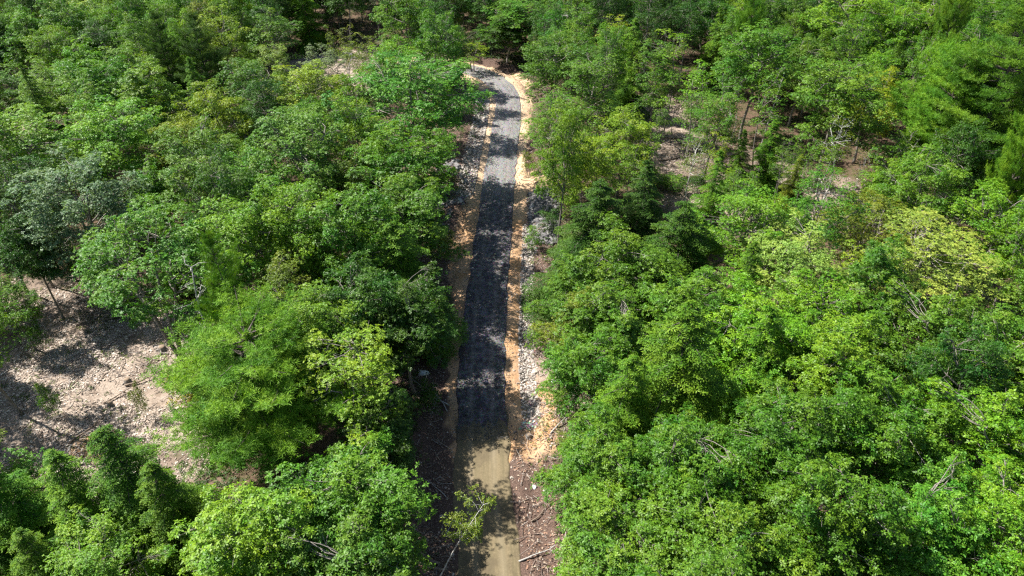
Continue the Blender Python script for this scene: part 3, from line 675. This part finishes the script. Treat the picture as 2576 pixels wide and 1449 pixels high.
# saplings and bushes at the edges
for (u, v, wd, tn) in [(1420, 1010, 80, 'mid'), (1440, 1130, 90, 'olive'), (1340, 600, 40, 'bright'), (1120, 620, 60, 'olive'), (1080, 1010, 70, 'deep'), (1090, 880, 60, 'mid'), (1380, 560, 50, 'deep'), (530, 880, 80, 'bright'), (1350, 850, 60, 'bright'), (1330, 420, 40, 'olive'), (1130, 480, 50, 'olive'),
                       (1010, 1170, 80, 'deep'), (15, 600, 60, 'deep'), (300, 760, 50, 'deep'), (1430, 520, 60, 'bright'), (1640, 500, 60, 'olive'), (2130, 540, 70, 'yellow'), (2240, 500, 70, 'olive'), (930, 190, 40, 'yellow'), (1150, 150, 40, 'yellow'), (1800, 520, 60, 'olive'), (1640, 450, 70, 'mid'), (1700, 455, 70, 'mid'), (1760, 460, 60, 'deep'), (1730, 300, 50, 'mid'), (1660, 270, 40, 'olive'), (1900, 540, 70, 'mid'), (2000, 550, 70, 'mid'), (90, 850, 50, 'mid'), (350, 1010, 36, 'olive'), (120, 1010, 40, 'mid'), (520, 790, 70, 'bright'), (1110, 760, 60, 'deep')]:
    p = pix(u, v, 1.3); H_ = rs.uniform(2., 3.4)
    tree('shrub', int(rs.integers(0, 2)), p[0], p[1], max(1.2, wd * topix(p)[2] / FPX), H_, tn, None, 'bushes at the forest edge')

KW = {'oak': 'oak', 'maple': 'maple', 'tall': 'tall ash', 'slender': 'thin young tree', 'birch': 'birch', 'hemlock': 'hemlock', 'pine': 'pine', 'shrub': 'low bush', 'spread': 'spreading tree'}
def auto_labels():
    g = {}
    for t in TREES:
        if t['label']: continue
        u, v = t['u'], t['v']; A = min(ANCH, key=lambda a: (a[0] - u) ** 2 + ((a[1] - v) * 1.4) ** 2); dx, dy = u - A[0], (v - A[1]) * 1.4
        ds = math.hypot(dx, dy)
        rel = ('right of' if dx > 0 else 'left of') if abs(dx) > abs(dy) else ('below' if dy > 0 else 'above')
        rel = ('just ' if ds < 130 else 'well ' if ds > 260 else '') + rel
        g.setdefault(f"{TWORD[t['tint']]} {KW[t['kind']]} {rel} {A[2]}", []).append(t)
    ords = ['leftmost', 'second from left', 'third from left', 'fourth from left', 'fifth from left', 'sixth from left', 'seventh from left']
    num = {2: 'two', 3: 'three', 4: 'four', 5: 'five', 6: 'six', 7: 'seven'}
    for lb, ts in g.items():
        ts.sort(key=lambda t: t['u'])
        for i, t in enumerate(ts):
            L = lb if len(ts) == 1 else (lb + (', the left one' if i == 0 else ', the right one')) if len(ts) == 2 else lb + f", {ords[i] if i < len(ts) - 1 else 'rightmost'} of {num.get(len(ts), 'several')}"
            t['o']['label'] = L if len(L.split()) <= 16 else L.replace(' from left of the ', ' of ').replace(' from left of', ' of').replace(', the left one', ' (left)').replace(', the right one', ' (right)').replace('just ', '').replace('well ', '')
auto_labels()

# ------------------------------------------------------------------ dead trees and the leaning sapling
def dead_tree(u, v, H, r, seed, label, lean, mat=M_DEAD, nb=9):
    rng = np.random.default_rng(seed); b = pix(u, v, 0); e = empty('dead_tree', (b[0], b[1], gz(b[0], b[1])))
    T = Tubes(); top = np.array([lean[0] * H, lean[1] * H, H]); tr = curve((0, 0, -.3), top, 12, rng, .03); T.add(tr, np.linspace(r, r * .25, 12), 7)
    link('trunk', T.mesh('dead_trunk', mat), e)
    B = Tubes(); B.add(tr[3:], np.linspace(r, r * .25, 12)[3:] * 1.04, 7)
    for i in range(nb):
        j = int(rng.integers(4, 12)); L = rng.uniform(.8, 2.6) * (1.2 - j / 16); az = rng.uniform(0, 6.28); d = np.array([math.cos(az), math.sin(az), rng.uniform(-.2, .7)])
        c = curve(tr[j], tr[j] + d * L, 7, rng, .1); B.add(c, np.linspace(r * .3, .012, 7), 4)
        for q in range(3):
            s = c[int(rng.integers(2, 6))]; B.add(curve(s, s + rng.normal(0, .45, 3) * L * .6, 4, rng, .1), [.022, .016, .011, .006], 3)
    link('bare_branches', B.mesh('bare_branches', mat), e)
    return tag(e, label, 'dead tree', 'grey dead trees')
dead_tree(2350, 545, 10, .34, 1, 'thick broken grey snag below the tallest pine', (.05, .02), nb=16)
dead_tree(2270, 600, 7, .12, 2, 'thin grey dead tree with tangled limbs left of the thick snag', (-.1, .05))
dead_tree(2490, 590, 9, .13, 3, 'pale leaning dead trunk at the right edge', (.22, 0.1))
dead_tree(2215, 530, 9, .1, 4, 'slim leaning bare trunk between the birch and the snag', (.25, .1))
dead_tree(1905, 400, 11, .1, 5, 'straight leaning grey pole tree right of the upper right clearing', (.12, .1), nb=4)
dead_tree(1165, 225, 4.5, .07, 6, 'small bleached dead tree at the inner side of the road bend', (.1, .05), nb=8)
dead_tree(600, 1010, 13.5, .13, 9, 'bare grey limb tree poking through the big pine', (-.01, .0), nb=14)

for i_, (u_, v_, h_, wh) in enumerate([(1480, 1135, 6, 'behind the verge oak right of the dirt road'), (1620, 300, 9, 'left of the upper right clearing'), (1780, 420, 7, 'between the birch and the chip patch'), (2380, 640, 6, 'rising from the pale fine-leaved tree'), (1400, 200, 10, 'right of the road bend'),
   (2040, 640, 8, 'beside the light sunlit maple'), (900, 330, 10, 'between the golden maple and the round maple at the bend'), (720, 480, 11, 'inside the large domed maple'), (850, 720, 10, 'left of the hemlock that hangs over the gravel'), (1500, 420, 7, 'below the light young tree near the side track'), (1230, 120, 7, 'at the far side of the road bend')]):
    dead_tree(u_, v_, h_, .09, 20 + i_, 'slim bare grey tree ' + wh, (.06 * (-1) ** i_, .05), nb=11)

def sapling():
    b = pix(1085, 1490, 0); top = pix(1215, 1270, 6.8) - b; rng = np.random.default_rng(5)
    e = empty('birch_sapling', (b[0], b[1], gz(b[0], b[1]))); T = Tubes()
    tr = curve((0, 0, -.2), top, 16, rng, .015, .05); T.add(tr, np.linspace(.06, .015, 16), 7); P = []; tips = []
    for i in range(26):
        j = int(rng.integers(9, 16)); az = rng.uniform(0, 6.28); L = rng.uniform(.5, 1.5); d = np.array([math.cos(az), math.sin(az), rng.uniform(-.1, .5)]); c = curve(tr[j], tr[j] + d * L, 6, rng, .06, .03)
        T.add(c, np.linspace(.014, .005, 6), 3); tips += [c[3], c[4], c[5]]
    link('trunk', T.mesh('sapling_trunk', M_BIRCH), e); tips = np.array(tips); idx = np.repeat(np.arange(len(tips)), 9)
    pos = tips[idx] + rng.normal(0, .13, (len(idx), 3)); nr = unit(rng.normal(0, .4, pos.shape) + np.array([0, 0, 1]))
    c = link('crown', leaves_mesh('sapling_crown', pos, nr, 4, .11, .28, .1, rng, M_LEAF, rng.random(len(idx))), e); c.color = (*TINT['olive'], 1)
    tag(e, 'thin pale birch sapling leaning over the dirt road at the bottom', 'sapling')
sapling()

# ------------------------------------------------------------------ stones, stumps, fallen wood
def rock_mesh(seed, name, mat, k=3, flat=.85):
    import bmesh
    rng = np.random.default_rng(seed); bm = bmesh.new(); bmesh.ops.create_icosphere(bm, subdivisions=k, radius=1)
    pl = unit(rng.normal(size=(9, 3))); dd = rng.uniform(.45, .85, 9)
    for v_ in bm.verts:
        p = np.array(v_.co); p *= min(1.0, min((d / max(1e-6, (p @ n_)) if p @ n_ > 0 else 9) for n_, d in zip(pl, dd)))
        p += rng.normal(0, .012, 3); p[2] *= flat; v_.co = p
    me = bpy.data.meshes.new(name); bm.to_mesh(me); bm.free(); me.materials.append(mat); return me
def stone_material(name, c1, c2):
    m, n, l, P, out = new_mat(name); tc = n.new('ShaderNodeTexCoord').outputs['Object']
    x = noise(n, l, 2.5, 7, .7, tc); l.new(ramp(n, l, x, [(.35, c1), (.65, c2)]), P.inputs['Base Color']); P.inputs['Roughness'].default_value = .85
    bp = n.new('ShaderNodeBump'); bp.inputs['Strength'].default_value = .6; bp.inputs['Distance'].default_value = .06; l.new(x, bp.inputs['Height']); l.new(bp.outputs[0], P.inputs['Normal'])
    return m
M_ST_W = stone_material('pale_stone', (.5, .53, .53), (.72, .74, .73)); M_ST_B = stone_material('tan_stone', (.35, .28, .22), (.55, .48, .4)); M_ST_G = stone_material('grey_stone', (.2, .19, .185), (.5, .48, .46))
BIG = [(1065, 942, .42, M_ST_W, 'pale blue-white boulder lying left of the dark gravel'), (1407, 950, .36, M_ST_W, 'white boulder right of the stone-lined ditch'), (1392, 966, .22, M_ST_W, 'small white stone just below the white boulder'),
       (1345, 935, .3, M_ST_B, 'tan stone left of the white boulder'), (548, 878, .42, M_ST_B, 'pale tan stone in the gap behind the big pine'), (1288, 1262 - 60, .14, M_ST_B, 'small round stone at the edge of the dirt road'),
       (1345, 1225, .17, M_ST_W, 'small whitish stone in the dark soil right of the dirt road'), (1112, 1302, .18, M_ST_B, 'tan stone in the reddish soil left of the dirt road'), (1252 - 35, 250, .45, M_ST_G, 'grey boulder beside the road bend'),
       (1200, 262, .4, M_ST_G, 'grey boulder in the pile left of the upper road'), (1340, 525, .5, M_ST_G, 'grey block at the top of the dark riprap'), (1155, 515, .45, M_ST_G, 'grey block in the brush left of the road'), (1010, 940, .2, M_ST_B, 'tan stone left of the pale blue boulder')]
for i, (u, v, r, mt, lb) in enumerate(BIG):
    p = pix(u, v); o = link('boulder' if r > .3 else 'stone', rock_mesh(200 + i, 'boulder', mt)); o.location = (p[0], p[1], gz(p[0], p[1]) + r * .3); o.scale = (r * 1.25, r, r); o.rotation_euler = (0, 0, i * 1.3)
    tag(o, lb, 'boulder' if r > .3 else 'stone', 'loose stones beside the road')

def stones_stuff(name, n, sampler, smin, smax, mat, seed):
    rng = np.random.default_rng(seed); t = (1 + 5 ** .5) / 2
    V = unit(np.array([[-1, t, 0], [1, t, 0], [-1, -t, 0], [1, -t, 0], [0, -1, t], [0, 1, t], [0, -1, -t], [0, 1, -t], [t, 0, -1], [t, 0, 1], [-t, 0, -1], [-t, 0, 1]], float))
    F = np.array([[0, 11, 5], [0, 5, 1], [0, 1, 7], [0, 7, 10], [0, 10, 11], [1, 5, 9], [5, 11, 4], [11, 10, 2], [10, 7, 6], [7, 1, 8], [3, 9, 4], [3, 4, 2], [3, 2, 6], [3, 6, 8], [3, 8, 9], [4, 9, 5], [2, 4, 11], [6, 2, 10], [8, 6, 7], [9, 8, 1]])
    xy = sampler(n, rng); n = len(xy); z = ground_z(xy[:, 0], xy[:, 1])
    s = smin + (smax - smin) * rng.random(n) ** 2.2; th = rng.uniform(0, 6.28, n)
    v = V[None] * (s[:, None, None] * rng.uniform(.7, 1.3, (n, 12, 1))) * np.array([1.2, .9, .65])
    c, s_ = np.cos(th)[:, None], np.sin(th)[:, None]
    v = np.stack([v[..., 0] * c - v[..., 1] * s_, v[..., 0] * s_ + v[..., 1] * c, v[..., 2]], -1) + np.stack([xy[:, 0], xy[:, 1], z + s * .2], 1)[:, None]
    me = raw_mesh(name, v.reshape(-1, 3), None, mat, (F[None] + (np.arange(n) * 12)[:, None, None]).reshape(-1, 3), rnd={'rnd': np.repeat(rng.random(n), 20)})
    return link(name, me)
def rnd_material(name, cols, rough=.9):
    m, n, l, P, out = new_mat(name); a = n.new('ShaderNodeAttribute'); a.attribute_name = 'rnd'
    l.new(ramp(n, l, a.outputs['Fac'], [(i / (len(cols) - 1), c) for i, c in enumerate(cols)]), P.inputs['Base Color']); P.inputs['Roughness'].default_value = rough
    return m
M_RIP = rnd_material('ditch_stones', [(.12, .1, .085), (.26, .22, .19), (.36, .32, .28), (.48, .44, .39), (.2, .16, .125)])
def along(a_lo, a_hi, s_lo, s_hi):
    def f(n, rng):
        y = rng.uniform(a_lo, a_hi, n); cxx = np.interp(y, RC[:150, 1], RC[:150, 0]); return np.stack([cxx + rng.uniform(s_lo, s_hi, n), y], 1)
    return f
def along_arc(a_lo, a_hi, s_fun):
    def f(n, rng):
        a = rng.uniform(a_lo, a_hi, n); s = s_fun(a, rng, n); c = np.stack([np.interp(a, RL, RC[:, 0]), np.interp(a, RL, RC[:, 1])], 1); nn = np.stack([np.interp(a, RL, RN[:, 0]), np.interp(a, RL, RN[:, 1])], 1)
        return c + nn * s[:, None]
    return f
tag(stones_stuff('ditch_stones', 3600, along(37, 66, 3.15, 4.5), .035, .15, M_RIP, 1), 'grey stones lining the ditch right of the road', 'stones', kind='stuff')
tag(stones_stuff('ditch_stones', 2900, along(72, 107, -4.9, -2.8), .05, .2, M_RIP, 2), 'pale stones lining the ditch left of the upper road', 'stones', kind='stuff')
M_RIPD = rnd_material('dark_riprap', [(.05, .05, .052), (.14, .13, .135), (.22, .21, .2), (.1, .09, .085)])
tag(stones_stuff('riprap', 1500, along(62, 73, 3.8, 7.2), .08, .34, M_RIPD, 3), 'dark riprap rocks below the side track opening', 'rocks', kind='stuff')
tag(stones_stuff('riprap', 500, along(64, 80, -8.0, -5.0), .08, .36, M_RIPD, 4), 'rough rocks in the brush left of the road', 'rocks', kind='stuff')
def sides(n, rng):
    a = rng.uniform(18, 118, n); sg = np.where(rng.random(n) < .5, -1, 1); s = sg * (HW + .05 + rng.random(n) ** 1.3 * 6)
    return along_arc(18, 118, lambda a_, r_, n_: s)(n, rng)
tag(stones_stuff('loose_gravel', 7000, sides, .02, .1, rnd_material('loose_stones', [(.12, .08, .06), (.3, .22, .16), (.45, .4, .35), (.2, .14, .1)]), 5), 'loose gravel scattered along the verges', 'gravel', kind='stuff')
tag(stones_stuff('loose_gravel', 9000, lambda n, rng: along_arc(A_SEAM + 1, RL[-1] - 20, lambda a_, r_, n_: r_.uniform(-HW - .35, HW + .35, n_))(n, rng) , .02, .055, rnd_material('asphalt_crumbs', [(.03, .03, .034), (.09, .09, .095), (.2, .19, .19)]), 6), 'coarse dark crumbs on the gravel road surface', 'gravel', kind='stuff').location.z = .36

tag(stones_stuff('loose_gravel', 1500, lambda n, rng: along_arc(A_SEAM - 1.6, A_SEAM + 1.5, lambda a_, r_, n_: r_.uniform(-HW - .2, HW + .2, n_))(n, rng)[rng.random(n) < 1], .015, .05, rnd_material('spilled_crumbs', [(.03, .03, .034), (.09, .09, .095), (.16, .15, .14)]), 8), 'dark crumbs spilled where the gravel ends on the dirt', 'gravel', kind='stuff').location.z = .34
def in_clear(n, rng, idxs, grow=1.):
    out = []
    w_ = np.array([CL[i][2] * CL[i][3] for i in idxs]); w_ = w_ / w_.sum()
    for i, c in zip(idxs, (w_ * n).astype(int)):
        r = np.sqrt(rng.random(c)) * grow; t = rng.uniform(0, 6.28, c); out.append(np.stack([CL[i][0] + r * np.cos(t) * CL[i][2], CL[i][1] + r * np.sin(t) * CL[i][3]], 1))
    return np.concatenate(out)
def chips(name, n, sampler, l0, l1, wr, mat, seed, lift=.02, tilt=.25):
    rng = np.random.default_rng(seed); xy = sampler(n, rng); xy = xy[rng.random(len(xy)) < .75 + .9 * fbm(xy[:, 0], xy[:, 1], 2.2, 3)]; s, _ = road_coord(xy[:, 0], xy[:, 1]); xy = xy[np.abs(s) > HW + .15]; n = len(xy)
    z = ground_z(xy[:, 0], xy[:, 1]) + lift + rng.random(n) * .05; L = rng.uniform(l0, l1, n)[:, None]; th = rng.uniform(0, 6.28, n)
    d = unit(np.stack([np.cos(th), np.sin(th), rng.normal(0, tilt, n)], 1)); s_ = unit(np.stack([-np.sin(th), np.cos(th), rng.normal(0, tilt, n)], 1)); p = np.stack([xy[:, 0], xy[:, 1], z], 1); W = L * wr * rng.uniform(.6, 1.4, (n, 1))
    v = np.stack([p - d * L / 2, p + s_ * W, p + d * L / 2, p - s_ * W], 1); v[:, 1, 2] += .01
    return link(name, raw_mesh(name, v.reshape(-1, 3), np.arange(n * 4).reshape(-1, 4), mat, rnd={'rnd': rng.random(n)}))
def sticks(name, n, sampler, l0, l1, r0, r1, mat, seed):
    rng = np.random.default_rng(seed); xy = sampler(n, rng); s, _ = road_coord(xy[:, 0], xy[:, 1]); xy = xy[np.abs(s) > HW + .5]; n = len(xy)
    z = ground_z(xy[:, 0], xy[:, 1]) + .04 + rng.random(n) ** 3 * .25; L = (l0 + (l1 - l0) * rng.random(n) ** 2)[:, None]; th = rng.uniform(0, 6.28, n)
    d = unit(np.stack([np.cos(th), np.sin(th), rng.normal(0, .12, n)], 1)); a = unit(np.cross(d, np.array([0, 0, 1.]))); b = np.cross(d, a); r = rng.uniform(r0, r1, n)[:, None]
    p = np.stack([xy[:, 0], xy[:, 1], z], 1); bend = a * L * rng.normal(0, .08, (n, 1)); rings = []
    for t, rr in ((-.5, 1), (0, .8), (.5, .4)):
        c = p + d * L * t + (bend if t == 0 else 0)
        for k in range(3): rings.append(c + (a * math.cos(2.094 * k) + b * math.sin(2.094 * k)) * r * rr)
    v = np.stack(rings, 1); q = []
    for j in range(2):
        for k in range(3): q.append([j * 3 + k, j * 3 + (k + 1) % 3, j * 3 + 3 + (k + 1) % 3, j * 3 + 3 + k])
    q = (np.array(q)[None] + (np.arange(n) * 9)[:, None, None]).reshape(-1, 4)
    return link(name, raw_mesh(name, v.reshape(-1, 3), q, mat, rnd={'rnd': np.repeat(rng.random(n), 6)}))
M_CHIP = rnd_material('bleached_wood_chips', [(.1, .075, .055), (.32, .25, .195), (.54, .46, .39), (.66, .58, .5), (.2, .14, .1)])
M_LITTER = rnd_material('dry_leaves', [(.06, .035, .025), (.2, .12, .08), (.3, .17, .11), (.38, .3, .22), (.12, .07, .06)])
M_STICK = rnd_material('dead_sticks', [(.08, .055, .042), (.22, .17, .14), (.42, .37, .33), (.14, .09, .07)])
LEFT_C = [0, 1, 2, 3, 4]; OTHER = list(range(5, len(CL)))
tag(chips('wood_chips', 34000, lambda n, r: in_clear(n, r, LEFT_C, 1.1), .06, .3, .22, M_CHIP, 11), 'bleached wood chips and bark covering the left clearing', 'wood chips', kind='stuff')
tag(chips('wood_chips', 12000, lambda n, r: in_clear(n, r, [i for i in OTHER if CL[i][4] > 0], 1.1), .08, .35, .22, M_CHIP, 12), 'pale wood chips on the thinned patches beyond', 'wood chips', kind='stuff')
def verge(n, rng):
    s = np.where(rng.random(n) < .5, -1, 1) * (HW + .3 + rng.random(n) * 7.5); a = 16 + rng.random(n) ** 1.5 * 100
    c = np.stack([np.interp(a, RL, RC[:, 0]), np.interp(a, RL, RC[:, 1])], 1); nn = np.stack([np.interp(a, RL, RN[:, 0]), np.interp(a, RL, RN[:, 1])], 1); p = c + nn * s[:, None]
    keep = ~((p[:, 1] > 36) & (np.abs(s) < HW + 1.3)); return p[keep]
tag(chips('leaf_litter', 42000, verge, .07, .24, .28, M_LITTER, 13), 'reddish brown leaf and bark litter along both verges', 'litter', kind='stuff')
tag(sticks('brush', 5200, verge, .25, 2.0, .008, .035, M_STICK, 14), 'tangled sticks and brush pushed to both verges', 'brush', kind='stuff')
tag(sticks('brush', 2600, lambda n, r: in_clear(n, r, LEFT_C, 1.15), .25, 1.8, .01, .04, M_STICK, 15), 'sticks strewn over the left clearing', 'brush', kind='stuff')
tag(sticks('brush', 2600, lambda n, r: in_clear(n, r, [i for i in OTHER if CL[i][4] > 0], 1.1), .3, 2.4, .012, .05, M_STICK, 16), 'sticks strewn over the thinned patches beyond', 'brush', kind='stuff')

def log(u, v, L, r, az, mat, label, name='fallen_branch', forks=2, seed=0, cat='fallen branch'):
    rng = np.random.default_rng(300 + seed); p = pix(u, v); T = Tubes(); d = np.array([math.cos(az), math.sin(az), .03]); a = -d * L / 2; b = d * L / 2
    c = curve(a, b, 9, rng, .03 if forks else .005)
    cz_ = ground_z(c[:, 0] + p[0], c[:, 1] + p[1]); base = gz(p[0], p[1]); c[:, 2] = cz_ - base + r * .9 + .03 + (np.linspace(0, 1, 9) * .25 if forks else 0)
    T.add(c, np.linspace(r, r * (.35 if forks else .85), 9), 8)
    for k in range(forks * 3):
        s = c[int(rng.integers(3, 9))]; T.add(curve(s, s + np.array([*rng.normal(0, .5, 2), abs(rng.normal(0, .2))]) * L * .3, 5, rng, .06), np.linspace(r * .4, .008, 5), 4)
    o = link(name, T.mesh(name, mat), loc=(p[0], p[1], base)); tag(o, label, cat, 'fallen wood')
LOGS = [(355, 945, 2.8, .1, .5, M_WOOD, 'forked grey-brown branch in the middle of the clearing', 'fallen_branch', 3), (305, 975, 3.2, .06, .9, M_WOOD, 'long thin branch left of the forked one in the clearing', 'fallen_branch', 1),
 (215, 1075, 3.0, .09, 1.1, M_WOOD, 'dark branch beside the sandy patch in the clearing', 'fallen_branch', 2), (165, 1150, 2.6, .06, 1.8, M_DEAD, 'pale curved branch at the near left rim of the clearing', 'fallen_branch', 1),
 (200, 1160, 2.4, .07, .2, M_DEAD, 'pale stick pile below the sandy patch', 'fallen_branch', 3), (100, 905, 3.5, .06, 2.6, M_WOOD, 'dark branch in the shaded left part of the clearing', 'fallen_branch', 1), (250, 800, 4., .07, .35, M_WOOD, 'long dark pole in the shade at the back of the clearing', 'fallen_branch', 1),
 (1085, 995, 3.8, .06, 2.5, M_DEAD, 'long bleached branch below the pale blue boulder', 'fallen_branch', 2), (1107, 1010, 2.6, .045, 2.1, M_DEAD, 'shorter bleached branch reaching the road edge', 'fallen_branch', 1), (1045, 1395, 3.6, .1, 2.7, M_WOOD, 'brown log in the slash left of the dirt road', 'fallen_log', 0),
 (1060, 1425, 3.2, .08, 2.9, M_WOOD, 'second brown log near the bottom edge left of the dirt road', 'fallen_log', 0), (1100, 1235, 1.8, .035, 2.4, M_DEAD, 'pale stick left of the dirt road', 'fallen_branch', 1), (1135, 1320, 2.2, .035, 1.2, M_DEAD, 'thin pale stick at the left edge of the dirt road', 'fallen_branch', 1),
 (1370, 1290, 2.4, .05, .7, M_WOOD, 'brown branch in the dark soil right of the dirt road', 'fallen_branch', 2), (1350, 1400, 2.4, .06, .3, M_DEAD, 'pale branch right of the dirt road near the bottom edge', 'fallen_branch', 2), (1405, 1085, 2.2, .06, .9, M_DEAD, 'bleached branch in the debris right of the orange bank', 'fallen_branch', 2),
 (1160, 540, 3.2, .08, .4, M_WOOD, 'dark branch on the brush left of the orange bank', 'fallen_branch', 3), (1150, 470, 4.0, .08, 2.8, M_WOOD, 'long dark limb left of the stony ditch', 'fallen_branch', 3), (1345, 590, 3.0, .09, .8, M_WOOD, 'dark branch on the riprap', 'fallen_branch', 3),
 (1700, 400, 5, .1, .2, M_WOOD, 'brown log lying in the upper right clearing', 'fallen_log', 0), (1680, 350, 4, .09, 2.9, M_WOOD, 'second log farther back in the upper right clearing', 'fallen_log', 0), (1230, 225, 3.4, .09, .5, M_DEAD, 'bleached log at the inside of the road bend', 'fallen_log', 0), (1200, 290, 3, .08, 1.9, M_DEAD, 'bleached branch on the stones left of the upper road', 'fallen_branch', 2),
 (1330, 235, 3.2, .12, 2.3, M_WOOD, 'dark branch pile right of the road bend', 'fallen_branch', 4), (620, 905, 3, .06, .1, M_DEAD, 'bleached limb lying in front of the big pine tip', 'fallen_branch', 2)]
for i, a_ in enumerate(LOGS[:-1]): log(a_[0], a_[1], a_[2], a_[3], a_[4], a_[5], a_[6], a_[7], a_[8], i, 'fallen log' if a_[7] == 'fallen_log' else 'fallen branch')
M_CUT = stone_material('cut_wood', (.16, .11, .075), (.3, .22, .15))
for i, (u, v, r, lb) in enumerate([(405, 872, .3, 'cut stump beside the fork-trunked tree'), (315, 948, .24, 'cut stump left of the forked branch in the clearing'), (318, 1185 - 45, .26, 'cut stump below the sandy patch'), (270, 1005, .2, 'low cut stump in the lit middle of the clearing'), (1655, 375, .28, 'cut stump in the upper right clearing'), (1330, 1100, .2, 'small stump on the orange soil right of the road')]):
    p = pix(u, v); rng = np.random.default_rng(400 + i); e = empty('tree_stump', (p[0], p[1], gz(p[0], p[1]))); T = Tubes(); T.add([(0, 0, -.2), (0, 0, .03), (0, 0, .15), (0.01, 0, .34)], [r * 1.7, r * 1.35, r * 1.05, r], 12)
    for k in range(5):
        a = k * 1.256 + rng.uniform(-.3, .3); d = np.array([math.cos(a), math.sin(a), 0]); T.add([d * r * .7 + np.array([0, 0, .12]), d * r * 1.5 + np.array([0, 0, .03]), d * r * 2.3 - np.array([0, 0, .1])], [r * .35, r * .25, r * .1], 6)
    link('base', T.mesh('stump_base', M_BARK), e); C_ = Tubes(); C_.add([(0.01, 0, .335), (0.01, 0, .35)], [r * .93, r * .9], 12); link('cut_top', C_.mesh('stump_top', M_CUT), e); tag(e, lb, 'tree stump', 'cut tree stumps')

# low undergrowth between the trees
def undergrowth():
    rng = np.random.default_rng(21); n = 30000; y = rng.uniform(12, 160, n); x = rng.uniform(-1, 1, n) * (.74 * (y * cp + 30 * sp_) + 5)
    s, _ = road_coord(x, y); k = (np.abs(s) > HW + 2.2 + 2.4 * rng.random(n)) & (clear_w(x, y, .5) < .02 + .9 * rng.random(n) ** 4) & (fbm(x, y, 6, 2) > -.35); x, y = x[k], y[k]
    c = np.stack([x, y, ground_z(x, y) + .25], 1); idx = np.repeat(np.arange(len(c)), 6); pos = c[idx] + rng.normal(0, 1, (len(idx), 3)) * np.array([.35, .35, .22]); pos[:, 2] = np.maximum(pos[:, 2], c[idx][:, 2] - .15)
    o = link('undergrowth', leaves_mesh('undergrowth', pos, unit(rng.normal(0, .35, pos.shape) + np.array([0, 0, 1])), 5, .17, .25, .1, rng, M_LEAF, rng.random(len(c))[idx])); o.color = (.055, .105, .02, 1)
    tag(o, 'low green seedlings and ferns covering the forest floor', 'undergrowth', kind='stuff')
undergrowth()
def weeds():
    rng = np.random.default_rng(22); n = 5200; a = 16 + rng.random(n) * 104; sd = np.where(rng.random(n) < .5, -1, 1) * (HW + 1.6 + 5.5 * rng.random(n) ** .6)
    c2 = np.stack([np.interp(a, RL, RC[:, 0]), np.interp(a, RL, RC[:, 1])], 1) + np.stack([np.interp(a, RL, RN[:, 0]), np.interp(a, RL, RN[:, 1])], 1) * sd[:, None]
    c3 = in_clear(260, rng, LEFT_C, 1.1); c2 = np.concatenate([c2[fbm(c2[:, 0], c2[:, 1], 3, 2) > .08], c3]); dist, _ = road_coord(c2[:, 0], c2[:, 1]); c2 = c2[np.abs(dist) > HW + 1.3]
    c = np.stack([c2[:, 0], c2[:, 1], ground_z(c2[:, 0], c2[:, 1]) + .12], 1); idx = np.repeat(np.arange(len(c)), 5); pos = c[idx] + rng.normal(0, 1, (len(idx), 3)) * np.array([.2, .2, .08])
    o = link('weeds', leaves_mesh('weeds', pos, unit(rng.normal(0, .35, pos.shape) + np.array([0, 0, 1])), 5, .12, .2, .3, rng, M_LEAF, rng.random(len(c))[idx])); o.color = (.10, .165, .025, 1)
    tag(o, 'low weeds and seedlings creeping over the verges and the left clearing', 'weeds', kind='stuff')
weeds()
print('TREES', len(TREES), {k: sum(t['kind'] == k for t in TREES) for k in PROTO})
